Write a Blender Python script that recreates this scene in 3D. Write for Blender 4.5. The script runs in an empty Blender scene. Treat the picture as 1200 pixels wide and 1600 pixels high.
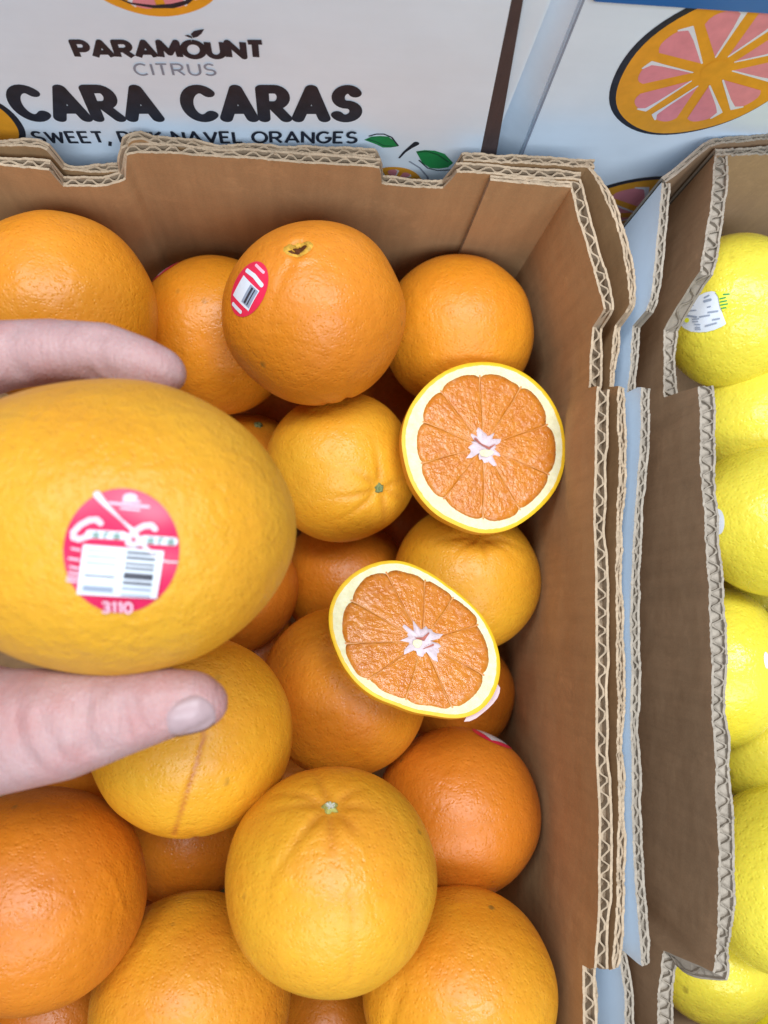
import bpy, bmesh, math, random
import numpy as np
from mathutils import Vector, Matrix
from mathutils.bvhtree import BVHTree

scene = bpy.context.scene
COL = scene.collection
rnd = random.Random(7)

# ------------------------------------------------------------------ camera
FPX = 1250.0                                  # focal length in pixels of the 1200x1600 photograph
CAM = Vector((0, 0, 0.51))
DOWN = Vector((480 - 600, -(960 - 800), -FPX)).normalized()   # where straight down lies in the picture
R = DOWN.rotation_difference(Vector((0, 0, -1))).to_matrix()
cd = bpy.data.cameras.new('camera')
cam = bpy.data.objects.new('camera', cd)
COL.objects.link(cam)
cam.matrix_world = Matrix.Translation(CAM) @ R.to_4x4()
cd.sensor_fit = 'VERTICAL'
cd.sensor_height = 36.0
cd.lens = 36.0 * FPX / 1600.0
cd.clip_start = 0.01
cd.clip_end = 50
cd.dof.use_dof = True
cd.dof.focus_distance = 0.325
cd.dof.aperture_fstop = 10.0
scene.camera = cam

# ------------------------------------------------------------------ light: shop ceiling panels
w = bpy.data.worlds.new('World')
scene.world = w
w.use_nodes = True
w.node_tree.nodes['Background'].inputs[0].default_value = (0.86, 0.93, 1.0, 1)
w.node_tree.nodes['Background'].inputs[1].default_value = 0.30


def area(name, loc, target, sx, sy, power, color):
    ld = bpy.data.lights.new(name, 'AREA')
    ld.shape = 'RECTANGLE'
    ld.size = sx
    ld.size_y = sy
    ld.energy = power
    ld.color = color
    o = bpy.data.objects.new(name, ld)
    COL.objects.link(o)
    o.location = loc
    o.rotation_euler = (Vector(target) - Vector(loc)).to_track_quat('-Z', 'Y').to_euler()
    return o


area('ceiling_panel', (0.40, 0.50, 2.4), (0.05, 0, 0.1), 1.0, 0.5, 52, (0.88, 0.94, 1.0))
area('ceiling_panel', (-0.75, 0.60, 2.4), (0.05, 0.0, 0.1), 1.0, 0.5, 38, (0.88, 0.94, 1.0))
area('ceiling_panel', (0.2, -1.5, 2.4), (0.05, 0.2, 0.15), 2.4, 0.8, 82, (0.82, 0.91, 1.0))
scene.view_settings.view_transform = 'Standard'
scene.view_settings.look = 'None'
scene.view_settings.exposure = -0.40
scene.cycles.use_denoising = True
scene.cycles.max_bounces = 8


# ------------------------------------------------------------------ where things stand
def ray(u, v):
    return R @ Vector((u - 600, -(v - 800), -FPX))


def P(u, v, z):                 # point at height z seen at (u, v)
    d = ray(u, v)
    return CAM + d * ((z - CAM.z) / d.z)


def Pd(u, v, dep):              # point at distance dep along the lens axis
    return CAM + ray(u, v) * (dep / FPX)


def depth(p):
    return -(R.transposed() @ (Vector(p) - CAM)).z


CR = R @ Vector((1, 0, 0))
CU = R @ Vector((0, 1, 0))


# ------------------------------------------------------------------ object helpers
def link(name, me, mats=(), parent=None, loc=None, smooth=False):
    o = bpy.data.objects.new(name, me)
    COL.objects.link(o)
    for m in (mats if isinstance(mats, (list, tuple)) else [mats]):
        me.materials.append(m)
    if loc is not None:
        o.location = loc
    if parent is not None:
        o.parent = parent
    if smooth:
        me.polygons.foreach_set('use_smooth', [True] * len(me.polygons))
    return o


def mesh(name, vs, fs, mi=None):
    me = bpy.data.meshes.new(name)
    me.from_pydata([tuple(v) for v in vs], [], fs)
    if mi is not None:
        me.polygons.foreach_set('material_index', mi)
    me.update()
    return me


def empty(name, loc):
    o = bpy.data.objects.new(name, None)
    COL.objects.link(o)
    o.location = loc
    o.empty_display_size = 0.02
    return o


def tag(o, label=None, cat=None, group=None, kind=None):
    if label: o['label'] = label
    if cat: o['category'] = cat
    if group: o['group'] = group
    if kind: o['kind'] = kind
    return o


def sm(x):
    x = np.clip(x, 0, 1)
    return x * x * (3 - 2 * x)


# ------------------------------------------------------------------ materials
class NT:
    def __init__(s, name):
        s.m = bpy.data.materials.new(name)
        s.m.use_nodes = True
        s.t = s.m.node_tree
        s.b = s.t.nodes['Principled BSDF']

    def n(s, typ, **kw):
        nd = s.t.nodes.new('ShaderNode' + typ)
        for k, v in kw.items():
            if k in nd.inputs: nd.inputs[k].default_value = v
            else: setattr(nd, k, v)
        return nd

    def l(s, a, b):
        s.t.links.new(a, b)

    def set(s, **kw):
        for k, v in kw.items():
            s.b.inputs[k.replace('_', ' ')].default_value = v

    def coords(s):
        return s.n('TexCoord').outputs['Object']

    def noise(s, co, scale, detail=3, rough=0.5, dist=0.0, stretch=None):
        if stretch:
            mp = s.n('Mapping')
            mp.inputs['Scale'].default_value = stretch
            s.l(co, mp.inputs['Vector'])
            co = mp.outputs[0]
        nd = s.n('TexNoise')
        nd.inputs['Scale'].default_value = scale
        nd.inputs['Detail'].default_value = detail
        nd.inputs['Roughness'].default_value = rough
        nd.inputs['Distortion'].default_value = dist
        s.l(co, nd.inputs['Vector'])
        return nd.outputs['Fac']

    def ramp(s, fac, stops):
        nd = s.n('ValToRGB')
        e = nd.color_ramp.elements
        while len(e) < len(stops): e.new(0.5)
        for i, (p, c) in enumerate(stops):
            e[i].position = p
            e[i].color = (c[0], c[1], c[2], 1) if isinstance(c, (tuple, list)) else (c, c, c, 1)
        s.l(fac, nd.inputs[0])
        return nd.outputs[0]

    def mix(s, fac, a, b, typ='MIX'):
        nd = s.n('Mix')
        nd.data_type = 'RGBA'
        nd.blend_type = typ
        for i, val in ((0, fac), (6, a), (7, b)):
            if hasattr(val, 'is_linked'): s.l(val, nd.inputs[i])
            elif i == 0: nd.inputs[0].default_value = val
            else: nd.inputs[i].default_value = (*val, 1)
        return nd.outputs[2]

    def math(s, op, a, b=0.0):
        nd = s.n('Math', operation=op)
        for i, val in enumerate((a, b)):
            if hasattr(val, 'is_linked'): s.l(val, nd.inputs[i])
            else: nd.inputs[i].default_value = val
        return nd.outputs[0]

    def bump(s, h, strength=0.3, dist=0.001, prev=None):
        nd = s.n('Bump')
        nd.inputs['Strength'].default_value = strength
        nd.inputs['Distance'].default_value = dist
        s.l(h, nd.inputs['Height'])
        if prev is not None: s.l(prev, nd.inputs['Normal'])
        return nd.outputs[0]

    def color(s, c):
        s.l(c, s.b.inputs['Base Color'])

    def normal(s, c):
        s.l(c, s.b.inputs['Normal'])


def peel_mat(name, c1, c2, seed=0, rough=0.40, pore=640, bumpd=0.00040, mark=(0.44, 0.125, 0.02), lo=0.30, hi=0.70, blem=0.5, pebble=1.0):
    """citrus skin: two real skin colours in soft patches, pores, a few blemishes; 'mark' is the colour of scars"""
    s = NT(name)
    co = s.coords()
    mp = s.n('Mapping')
    mp.inputs['Location'].default_value = (seed * 1.37, seed * 0.71, seed * 2.13)
    s.l(co, mp.inputs['Vector'])
    co = mp.outputs[0]
    f = s.noise(co, 16, 3, 0.5, 0.3)
    base = s.ramp(f, [(lo, c1), (hi, c2)])
    fine = s.noise(co, 260, 3, 0.6)
    base = s.mix(0.12, base, s.ramp(fine, [(0.3, tuple(x * 0.55 for x in c1)), (0.7, c2)]))
    vo = s.n('TexVoronoi')
    vo.feature = 'SMOOTH_F1'
    vo.inputs['Scale'].default_value = pore
    vo.inputs['Randomness'].default_value = 1.0
    vo.inputs['Smoothness'].default_value = 0.6
    dis = s.n('TexNoise')
    dis.inputs['Scale'].default_value = 150
    s.l(co, dis.inputs['Vector'])
    va = s.n('VectorMath', operation='MULTIPLY_ADD')
    s.l(dis.outputs['Color'], va.inputs[0])
    va.inputs[1].default_value = (0.0022, 0.0022, 0.0022)
    s.l(co, va.inputs[2])
    s.l(va.outputs[0], vo.inputs['Vector'])
    pores = s.ramp(vo.outputs['Distance'], [(0.0, 0.0), (0.42, 1.0)])
    base = s.mix(s.math('MULTIPLY', s.math('SUBTRACT', 1.0, pores), 0.10), base, tuple(x * 0.62 for x in c1))
    # blemishes: sparse specks and faint scuffs
    v2 = s.n('TexVoronoi')
    v2.inputs['Scale'].default_value = 42
    s.l(va.outputs[0], v2.inputs['Vector'])
    spot = s.ramp(v2.outputs['Distance'], [(0.05, 1.0), (0.09, 0.0)])
    sel = s.ramp(s.noise(co, 30, 1), [(0.50, 0.0), (0.58, 1.0)])
    base = s.mix(s.math('MULTIPLY', s.math('MULTIPLY', spot, sel), blem), base, (0.16, 0.10, 0.02))
    at = s.n('Attribute')
    at.attribute_name = 'mark'
    base = s.mix(at.outputs['Fac'], base, mark)
    s.color(base)
    s.set(Roughness=rough)
    s.b.inputs['Specular IOR Level'].default_value = 0.42
    rn = s.ramp(s.noise(co, 60, 3), [(0.3, rough - 0.06), (0.7, rough + 0.10)])
    s.l(rn, s.b.inputs['Roughness'])
    b1 = s.bump(pores, 0.38, bumpd)
    b2 = s.bump(s.noise(co, 420, 3, 0.6), 0.32, 0.0005, b1)
    b3 = s.bump(s.noise(co, 190, 2, 0.5, 0.3), min(1.0, 0.45 * pebble), 0.0012, s.bump(s.noise(co, 60, 2), 0.25, 0.0016, b2))
    s.normal(b3)
    s.b.inputs['Subsurface Weight'].default_value = 0.10
    s.b.inputs['Subsurface Radius'].default_value = (1.0, 0.45, 0.1)
    s.b.inputs['Subsurface Scale'].default_value = 0.003
    return s.m


def plain(name, c, rough=0.6, var=0.1, scale=60, bumpd=0.0, spec=0.4, bscale=400):
    s = NT(name)
    co = s.coords()
    s.color(s.ramp(s.noise(co, scale, 4, 0.6), [(0.3, tuple(x * (1 - var) for x in c)), (0.7, tuple(min(1, x * (1 + var)) for x in c))]))
    s.set(Roughness=rough)
    s.b.inputs['Specular IOR Level'].default_value = spec
    if bumpd: s.normal(s.bump(s.noise(co, bscale, 3, 0.6), 0.4, bumpd))
    return s.m


def kraft_mat(name, c, fib=0.14, rough=0.85):
    s = NT(name)
    co = s.coords()
    big = s.noise(co, 14, 4, 0.6)
    fibre = s.noise(co, 300, 4, 0.7, 0.0, (1.0, 1.0, 0.18))
    speck = s.noise(co, 1400, 2, 0.6)
    base = s.ramp(big, [(0.25, tuple(x * 0.86 for x in c)), (0.75, tuple(x * 1.10 for x in c))])
    base = s.mix(fib * 2, base, s.ramp(fibre, [(0.3, tuple(x * 0.72 for x in c)), (0.7, tuple(min(1, x * 1.22) for x in c))]))
    base = s.mix(0.16, base, s.ramp(speck, [(0.35, tuple(x * 0.6 for x in c)), (0.65, tuple(min(1, x * 1.3) for x in c))]))
    scuff = s.ramp(s.noise(co, 45, 5, 0.75, 0.6), [(0.58, 0.0), (0.72, 0.55)])
    base = s.mix(scuff, base, tuple(min(1, x * 1.35) for x in c))
    lines = s.noise(co, 150, 2, 0.5, 0.0, (1.0, 1.0, 0.03))
    base = s.mix(0.18, base, s.ramp(lines, [(0.35, tuple(x * 0.72 for x in c)), (0.65, tuple(min(1, x * 1.2) for x in c))]))
    s.color(base)
    s.set(Roughness=rough)
    s.b.inputs['Specular IOR Level'].default_value = 0.2
    b = s.bump(lines, 0.25, 0.0012, s.bump(fibre, 0.3, 0.0004))
    s.normal(s.bump(s.noise(co, 28, 3), 0.5, 0.003, b))
    return s.m


def paper_mat(name, c):
    """clay coated white liner: faint washboard of the flutes, scuffs"""
    s = NT(name)
    co = s.coords()
    base = s.ramp(s.noise(co, 22, 4, 0.6), [(0.3, tuple(x * 0.95 for x in c)), (0.7, tuple(min(1, x * 1.03) for x in c))])
    st = s.noise(co, 180, 3, 0.6, 0.0, (0.12, 1.0, 1.6))
    base = s.mix(0.06, base, s.ramp(st, [(0.3, tuple(x * 0.82 for x in c)), (0.7, c)]))
    sc = s.ramp(s.noise(co, 70, 5, 0.8, 0.5), [(0.66, 0.0), (0.8, 0.22)])
    base = s.mix(sc, base, tuple(x * 0.72 for x in c))
    s.color(base)
    s.set(Roughness=0.5)
    s.b.inputs['Specular IOR Level'].default_value = 0.3
    wv = s.n('TexWave', wave_type='BANDS', bands_direction='Z')
    wv.inputs['Scale'].default_value = 42
    wv.inputs['Distortion'].default_value = 1.5
    wv.inputs['Detail'].default_value = 2
    s.l(co, wv.inputs['Vector'])
    b = s.bump(wv.outputs['Fac'], 0.02, 0.0008)
    s.normal(s.bump(s.noise(co, 9, 3), 0.35, 0.006, b))
    return s.m


KRAFT = kraft_mat('kraft_liner', (0.45, 0.275, 0.135))
KRAFT_GREY = kraft_mat('weathered_kraft', (0.44, 0.290, 0.175))
CUT = kraft_mat('kraft_cut_edge', (0.46, 0.345, 0.235), 0.45)
CUT_GREY = kraft_mat('weathered_cut_edge', (0.36, 0.305, 0.245), 0.45)
FLUTE = kraft_mat('flute_medium', (0.40, 0.30, 0.205), 0.4)
FLUTE_GREY = kraft_mat('weathered_flute', (0.31, 0.26, 0.205), 0.45)
WHITE = paper_mat('white_liner', (0.77, 0.85, 0.93))
INK = plain('black_ink', (0.018, 0.020, 0.032), 0.45, 0.3, 200)
INK_GREY = plain('grey_ink', (0.26, 0.29, 0.36), 0.5, 0.1, 200)
INK_PINK = plain('pink_ink', (0.80, 0.27, 0.31), 0.5, 0.08, 150)
INK_ORANGE = plain('orange_ink', (0.84, 0.36, 0.02), 0.5, 0.08, 150)
INK_GREEN = plain('green_ink', (0.015, 0.24, 0.060), 0.5, 0.12, 150)
INK_DGREEN = plain('dark_green_ink', (0.008, 0.09, 0.03), 0.5, 0.12, 150)
INK_WHITE = plain('white_ink', (0.80, 0.80, 0.84), 0.5, 0.05, 150)
FILM_RED = plain('red_sticker_film', (0.60, 0.018, 0.085), 0.30, 0.05, 200, 0, 0.3)
FILM_RED_B = plain('bright_red_sticker_film', (0.70, 0.022, 0.07), 0.32, 0.05, 200, 0, 0.3)
FILM_WHITE = plain('white_sticker_film', (0.66, 0.70, 0.77), 0.3, 0.04, 200, 0, 0.6)
FILM_PINK = plain('pale_pink_print', (0.78, 0.42, 0.52), 0.35, 0.1, 200)
FILM_GLARE = plain('crease_glare_film', (0.86, 0.70, 0.76), 0.15, 0.04, 300, 0, 0.9)  # pale colour paints in the glare along the sticker's crease
FILM_GREEN = plain('green_script_ink', (0.12, 0.22, 0.17), 0.4, 0.1, 200)
FILM_GREY = plain('grey_script_ink', (0.55, 0.52, 0.57), 0.4, 0.1, 200)
BAR = plain('barcode_ink', (0.03, 0.03, 0.045), 0.4, 0.1, 200)
BAR_PALE = plain('worn_barcode_ink', (0.27, 0.31, 0.40), 0.4, 0.1, 200)
FILM_YELLOW = plain('yellow_sticker_print', (0.70, 0.72, 0.03), 0.3, 0.1, 200)
STEM = plain('dried_stem_scar', (0.17, 0.20, 0.08), 0.8, 0.4, 900, 0.0006, 0.2, 900)
STEM_WHITE = plain('white_stem_wood', (0.55, 0.55, 0.47), 0.8, 0.2, 900, 0.0006, 0.2, 900)
STEM_PALE = plain('pale_stem_scar', (0.34, 0.33, 0.09), 0.8, 0.3, 900, 0.0006, 0.2, 900)
NAVEL_RIM = plain('navel_rim', (0.50, 0.27, 0.03), 0.6, 0.35, 500, 0.0008, 0.3, 700)
NAVEL_PIT = plain('navel_pit', (0.10, 0.030, 0.008), 0.8, 0.4, 600, 0.0008, 0.2, 700)
BLUE = plain('blue_plastic', (0.012, 0.13, 0.42), 0.35, 0.08, 30)
DARK_STRIP = kraft_mat('dark_strip', (0.085, 0.055, 0.050), 0.3)
SHELF = plain('grey_shelf_board', (0.30, 0.32, 0.35), 0.6, 0.12, 20)


# ------------------------------------------------------------------ flat print: shapes drawn on a surface
class Print:
    """collects flat shapes in a 2-D frame; f(x, y, h) puts them on the surface, each a hair above the last"""
    def __init__(s, f, h0=0.00015, step=0.000008):
        s.f, s.h, s.step = f, h0, step
        s.v, s.fa, s.mi, s.mats = [], [], [], []

    def _m(s, m):
        if m not in s.mats: s.mats.append(m)
        return s.mats.index(m)

    def add(s, pts, faces, m, h=None):
        if h is None:
            s.h += s.step
            h = s.h
        o = len(s.v)
        for p in pts: s.v.append(s.f(p[0], p[1], h + (p[2] if len(p) > 2 else 0)))
        k = s._m(m)
        for f in faces:
            s.fa.append([i + o for i in f])
            s.mi.append(k)

    def poly(s, pts, m, rings=3):
        cx = sum(p[0] for p in pts) / len(pts); cy = sum(p[1] for p in pts) / len(pts)
        n = len(pts)
        V = [(cx, cy)]
        F_ = []
        for r in range(1, rings + 1):
            t = r / rings
            V += [(cx + (p[0] - cx) * t, cy + (p[1] - cy) * t) for p in pts]
        for i in range(n): F_.append([0, 1 + i, 1 + (i + 1) % n])
        for r in range(rings - 1):
            a, b = 1 + r * n, 1 + (r + 1) * n
            for i in range(n):
                j = (i + 1) % n
                F_.append([a + i, b + i, b + j, a + j])
        s.add(V, F_, m)

    def ell(s, cx, cy, rx, ry, m, rot=0, n=48, rings=6, wob=0.0):
        c, q = math.cos(rot), math.sin(rot)
        pts = []
        for i in range(n):
            a = 2 * math.pi * i / n
            k = 1 + wob * math.sin(3 * a + 1) + wob * 0.6 * math.sin(7 * a)
            x, y = rx * k * math.cos(a), ry * k * math.sin(a)
            pts.append((cx + x * c - y * q, cy + x * q + y * c))
        s.poly(pts, m, rings)

    def stroke(s, pts, wd, m, cap=True, ridge=0.0, widths=None, ends=None):
        pts = [Vector((p[0], p[1])) for p in pts]
        ends = ends or (cap, cap)
        if widths is None:
            for i in range(1, len(pts) - 1):      # a sharp corner: two strokes with a round joint
                a, b = pts[i] - pts[i - 1], pts[i + 1] - pts[i]
                if a.length > 1e-9 and b.length > 1e-9 and a.angle(b) > 0.7:
                    s.stroke(pts[:i + 1], wd, m, cap, ridge, None, (ends[0], True))
                    s.stroke(pts[i:], wd, m, cap, ridge, None, (True, ends[1]))
                    return
        q = [pts[0]]
        ws = [widths[0] if widths else wd]
        for i in range(1, len(pts)):
            a, b = pts[i - 1], pts[i]
            k = max(1, int((b - a).length / (wd * 0.7)))
            k = min(k, 24)
            for j in range(1, k + 1):
                q.append(a.lerp(b, j / k))
                ws.append((widths[i - 1] + (widths[i] - widths[i - 1]) * j / k) if widths else wd)
        n = len(q)
        V, F_ = [], []
        cols = 5 if ridge else 3
        for i in range(n):
            d = Vector((0, 0))
            if i > 0: d += (q[i] - q[i - 1]).normalized()
            if i < n - 1: d += (q[i + 1] - q[i]).normalized()
            if d.length < 1e-9: d = Vector((1, 0))
            d.normalize()
            nn = Vector((-d.y, d.x))
            k = 1.0
            if 0 < i < n - 1:
                e = (q[i + 1] - q[i]).normalized()
                k = 1 / max(0.55, abs(d.dot(e)))
            for c in range(cols):
                t = c / (cols - 1) * 2 - 1
                pp = q[i] + nn * (ws[i] / 2 * k * t)
                V.append((pp.x, pp.y, ridge * (1 - t * t) if ridge else 0))
        for i in range(n - 1):
            for c in range(cols - 1):
                a = i * cols + c
                F_.append([a, a + 1, a + cols + 1, a + cols])
        if True:
            for end in (0, n - 1):
                if not ends[0 if end == 0 else 1]: continue
                d = (q[1] - q[0]).normalized() * -1 if end == 0 else (q[-1] - q[-2]).normalized()
                nn = Vector((-d.y, d.x))
                if end == 0: nn = -nn
                base = len(V)
                c0 = end * cols
                V.append((q[end].x, q[end].y, ridge if ridge else 0))
                ids = []
                for k in range(9):
                    a = math.pi * k / 8 - math.pi / 2
                    pp = q[end] + d * (ws[end] / 2 * math.cos(a)) + Vector((-d.y, d.x)) * (ws[end] / 2 * math.sin(a))
                    V.append((pp.x, pp.y, 0))
                for k in range(8): F_.append([base, base + 1 + k, base + 2 + k])
        s.add(V, F_, m)

    def quad(s, a, b, c, d, m, k=4):
        V, F_ = [], []
        a, b, c, d = [Vector(p) for p in (a, b, c, d)]
        for j in range(k + 1):
            for i in range(k + 1):
                t, r = i / k, j / k
                p = a.lerp(b, t).lerp(d.lerp(c, t), r)
                V.append((p.x, p.y))
        for j in range(k):
            for i in range(k):
                o = j * (k + 1) + i
                F_.append([o, o + 1, o + k + 2, o + k + 1])
        s.add(V, F_, m)

    def build(s, name, parent, label=None, smooth=False):
        me = mesh(name, s.v, s.fa, s.mi)
        o = link(name, me, s.mats, parent, None, smooth)
        if label: o['label'] = label
        return o


def arc(cx, cy, rx, ry, a0, a1, n=18):
    return [(cx + rx * math.cos(math.radians(a0 + (a1 - a0) * i / n)), cy + ry * math.sin(math.radians(a0 + (a1 - a0) * i / n))) for i in range(n + 1)]


GLYPH = {   # width, strokes in a unit-high box
    'A': (0.92, [[(0.0, 0), (0.46, 1.0), (0.92, 0)], [(0.2, 0.30), (0.72, 0.30)]]),
    'C': (0.86, [arc(0.47, 0.5, 0.47, 0.5, 48, 312, 26)]),
    'E': (0.62, [[(0.62, 1), (0, 1), (0, 0), (0.62, 0)], [(0, 0.52), (0.52, 0.52)]]),
    'G': (0.92, [arc(0.47, 0.5, 0.47, 0.5, 48, 350, 28) + [(0.93, 0.46), (0.55, 0.46)]]),
    'I': (0.0, [[(0, 0), (0, 1)]]),
    'K': (0.74, [[(0, 0), (0, 1)], [(0.70, 1), (0.05, 0.45)], [(0.25, 0.6), (0.74, 0)]]),
    'L': (0.58, [[(0, 1), (0, 0), (0.58, 0)]]),
    'M': (0.98, [[(0, 0), (0.06, 1), (0.49, 0.25), (0.92, 1), (0.98, 0)]]),
    'N': (0.78, [[(0, 0), (0, 1), (0.78, 0), (0.78, 1)]]),
    'O': (1.0, [arc(0.5, 0.5, 0.5, 0.5, 90, 450, 32)]),
    'P': (0.66, [[(0, 0), (0, 1), (0.36, 1)] + arc(0.36, 0.73, 0.28, 0.27, 90, -90, 12)[1:] + [(0, 0.46)]]),
    'R': (0.78, [[(0, 0), (0, 1), (0.40, 1)] + arc(0.40, 0.73, 0.30, 0.27, 90, -90, 12)[1:] + [(0, 0.46)], [(0.36, 0.44), (0.76, 0)]]),
    'S': (0.68, [arc(0.34, 0.745, 0.30, 0.255, 30, 270, 18) + arc(0.34, 0.245, 0.34, 0.245, 90, -150, 18)[1:]]),
    'T': (0.72, [[(0, 1), (0.72, 1)], [(0.36, 0.98), (0.36, 0)]]),
    'U': (0.76, [[(0, 1), (0, 0.38)] + arc(0.38, 0.38, 0.38, 0.38, 180, 360, 14)[1:] + [(0.76, 1)]]),
    'V': (0.84, [[(0, 1), (0.42, 0), (0.84, 1)]]),
    'W': (1.16, [[(0, 1), (0.28, 0), (0.58, 0.85), (0.88, 0), (1.16, 1)]]),
    ',': (0.1, [[(0.10, 0.08), (-0.06, -0.34)]]),
    '0': (0.6, [arc(0.3, 0.5, 0.3, 0.5, 90, 450, 26)]),
    '1': (0.24, [[(0.0, 0.8), (0.2, 1), (0.2, 0)]]),
    '3': (0.6, [arc(0.3, 0.74, 0.28, 0.26, 150, -90, 14) + arc(0.3, 0.24, 0.3, 0.24, 90, -150, 14)[1:]]),
}


def text_width(t, gap, space):
    x = 0
    for ch in t:
        x += space if ch == ' ' else GLYPH[ch][0] + gap
    return x - gap


def text(pr, t, x0, y0, x1, y1, cap, wd, m, gap=0.3, space=0.62, cap_round=True):
    """letters along the baseline (x0,y0)-(x1,y1), cap height cap, stroke width wd"""
    W = text_width(t, gap, space)
    ex = (Vector((x1, y1)) - Vector((x0, y0))) / W
    ey = Vector((0, cap))
    x = 0
    for ch in t:
        if ch == ' ':
            x += space
            continue
        gw, st = GLYPH[ch]
        for k in st:
            pts = [Vector((x0, y0)) + ex * (x + a) + ey * b for a, b in k]
            pr.stroke(pts, wd, m, cap_round)
        x += gw + gap


# ------------------------------------------------------------------ corrugated board
def board(name, parent, path, t, zbot, inner, outer, edge, flute, pitch=0.0076, jag=0.0007, core_depth=0.0045, seed=1, label=None, pinch=0.25):
    """one ply of corrugated board standing on zbot. path: (u, v, drop) at rim height, inner face first;
    the top edge shows two liners and the wave of the medium between them"""
    rg = random.Random(seed)
    pts = []
    for u, v, dz in path:
        p = P(u, v, RIM)
        pts.append((p.x, p.y, RIM - dz))
    S = []
    for a, b in zip(pts[:-1], pts[1:]):
        L = max(math.hypot(b[0] - a[0], b[1] - a[1]), 1e-5)
        k = max(1, int(L / 0.0009))
        for j in range(k):
            tt = j / k
            S.append([a[i] + (b[i] - a[i]) * tt for i in range(3)])
    S.append(list(pts[-1]))
    S = np.array(S)
    # relax the bends a little
    xy = S[:, :2].copy()
    for _ in range(10):
        xy[1:-1] = xy[1:-1] * 0.5 + (xy[:-2] + xy[2:]) * 0.25
    S[:, :2] = xy
    n = len(S)
    d = np.gradient(xy, axis=0)
    d /= np.linalg.norm(d, axis=1)[:, None] + 1e-12
    nor = np.stack([-d[:, 1], d[:, 0]], 1)
    s = np.concatenate([[0], np.cumsum(np.linalg.norm(np.diff(xy, axis=0), axis=1))])
    ph = [rg.uniform(0, 6.28) for _ in range(8)]

    def wob(k):
        return (np.sin(s * 190 + ph[k]) + 0.7 * np.sin(s * 430 + ph[k + 1]) + 0.5 * np.sin(s * 1010 + ph[k + 2]))
    rj = np.array([rg.uniform(-1, 1) for _ in range(n)])
    tt = t * (1 - pinch * np.clip(0.5 * np.sin(s * 75 + ph[5]) + 0.35 * np.sin(s * 210 + ph[6]), 0, 1))
    zt = S[:, 2] + jag * (0.5 * wob(0) + 0.6 * rj)
    lt = 0.0010

    V, F_, MI = [], [], []

    def strip(off0, off1, ztop, zlow, m_a, m_b, m_t, cap_ends=True):
        o = len(V)
        for i in range(n):
            for off, z in ((off0[i], zlow[i]), (off0[i], ztop[i]), (off1[i], ztop[i]), (off1[i], zlow[i])):
                V.append((xy[i, 0] + nor[i, 0] * off, xy[i, 1] + nor[i, 1] * off, z))
        for i in range(n - 1):
            a, b = o + i * 4, o + (i + 1) * 4
            F_.append([a, b, b + 1, a + 1]); MI.append(m_a)
            F_.append([a + 1, b + 1, b + 2, a + 2]); MI.append(m_t)
            F_.append([a + 2, b + 2, b + 3, a + 3]); MI.append(m_b)
        if cap_ends:
            for a in (o, o + (n - 1) * 4):
                F_.append([a, a + 1, a + 2, a + 3]); MI.append(m_t)
    Z = np.full(n, zbot)
    one = np.ones(n)
    soft = 0.00030 * np.sin(s * 62 + ph[3]) + 0.00012 * np.sin(s * 141 + ph[4])
    strip(0 * one + soft, lt * one + soft, zt, Z, 0, 2, 2)
    zt2 = S[:, 2] + jag * (0.5 * wob(2) - 0.6 * rj)
    strip(tt - lt + soft, tt + soft, zt2, Z, 2, 1, 2)
    # floor of the flutes
    o = len(V)
    for i in range(n):
        zf = S[i, 2] - core_depth
        for off in (lt * 0.5, tt[i] - lt * 0.5):
            off += soft[i]
            V.append((xy[i, 0] + nor[i, 0] * off, xy[i, 1] + nor[i, 1] * off, zf))
    for i in range(n - 1):
        a = o + i * 2
        F_.append([a, a + 1, a + 3, a + 2]); MI.append(2)
    ob = link(name, mesh(name, V, F_, MI), [inner, outer, edge], parent)
    if label: ob['label'] = label
    # the medium
    V, F_, MI = [], [], []
    amp = np.clip(tt / 2 - lt - 0.0003, 0.0003, 1)
    phs = 2 * np.pi * s / pitch + 0.30 * wob(1) + 1.1 * np.sin(s * 55 + ph[7]) + 0.6 * np.sin(s * 133 + ph[2])
    c = tt / 2 + amp * np.clip(1.25 * np.sin(phs), -1, 1) + soft
    strip(c - 0.00048, c + 0.00048, S[:, 2] - 0.0003 + jag * 0.8 * np.roll(rj, 3), S[:, 2] - core_depth, 0, 0, 0)
    link('corrugated_core', mesh('corrugated_core', V, F_, MI), [flute], ob)
    return ob


# ------------------------------------------------------------------ the setting
RIM = 0.20
shelf = bpy.data.meshes.new('display_shelf')
bm = bmesh.new()
bmesh.ops.create_grid(bm, x_segments=8, y_segments=8, size=0.9)
bm.to_mesh(shelf); bm.free()
so = link('display_shelf', shelf, SHELF, None, (0.1, 0.2, -0.012))
tag(so, kind='structure')

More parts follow.
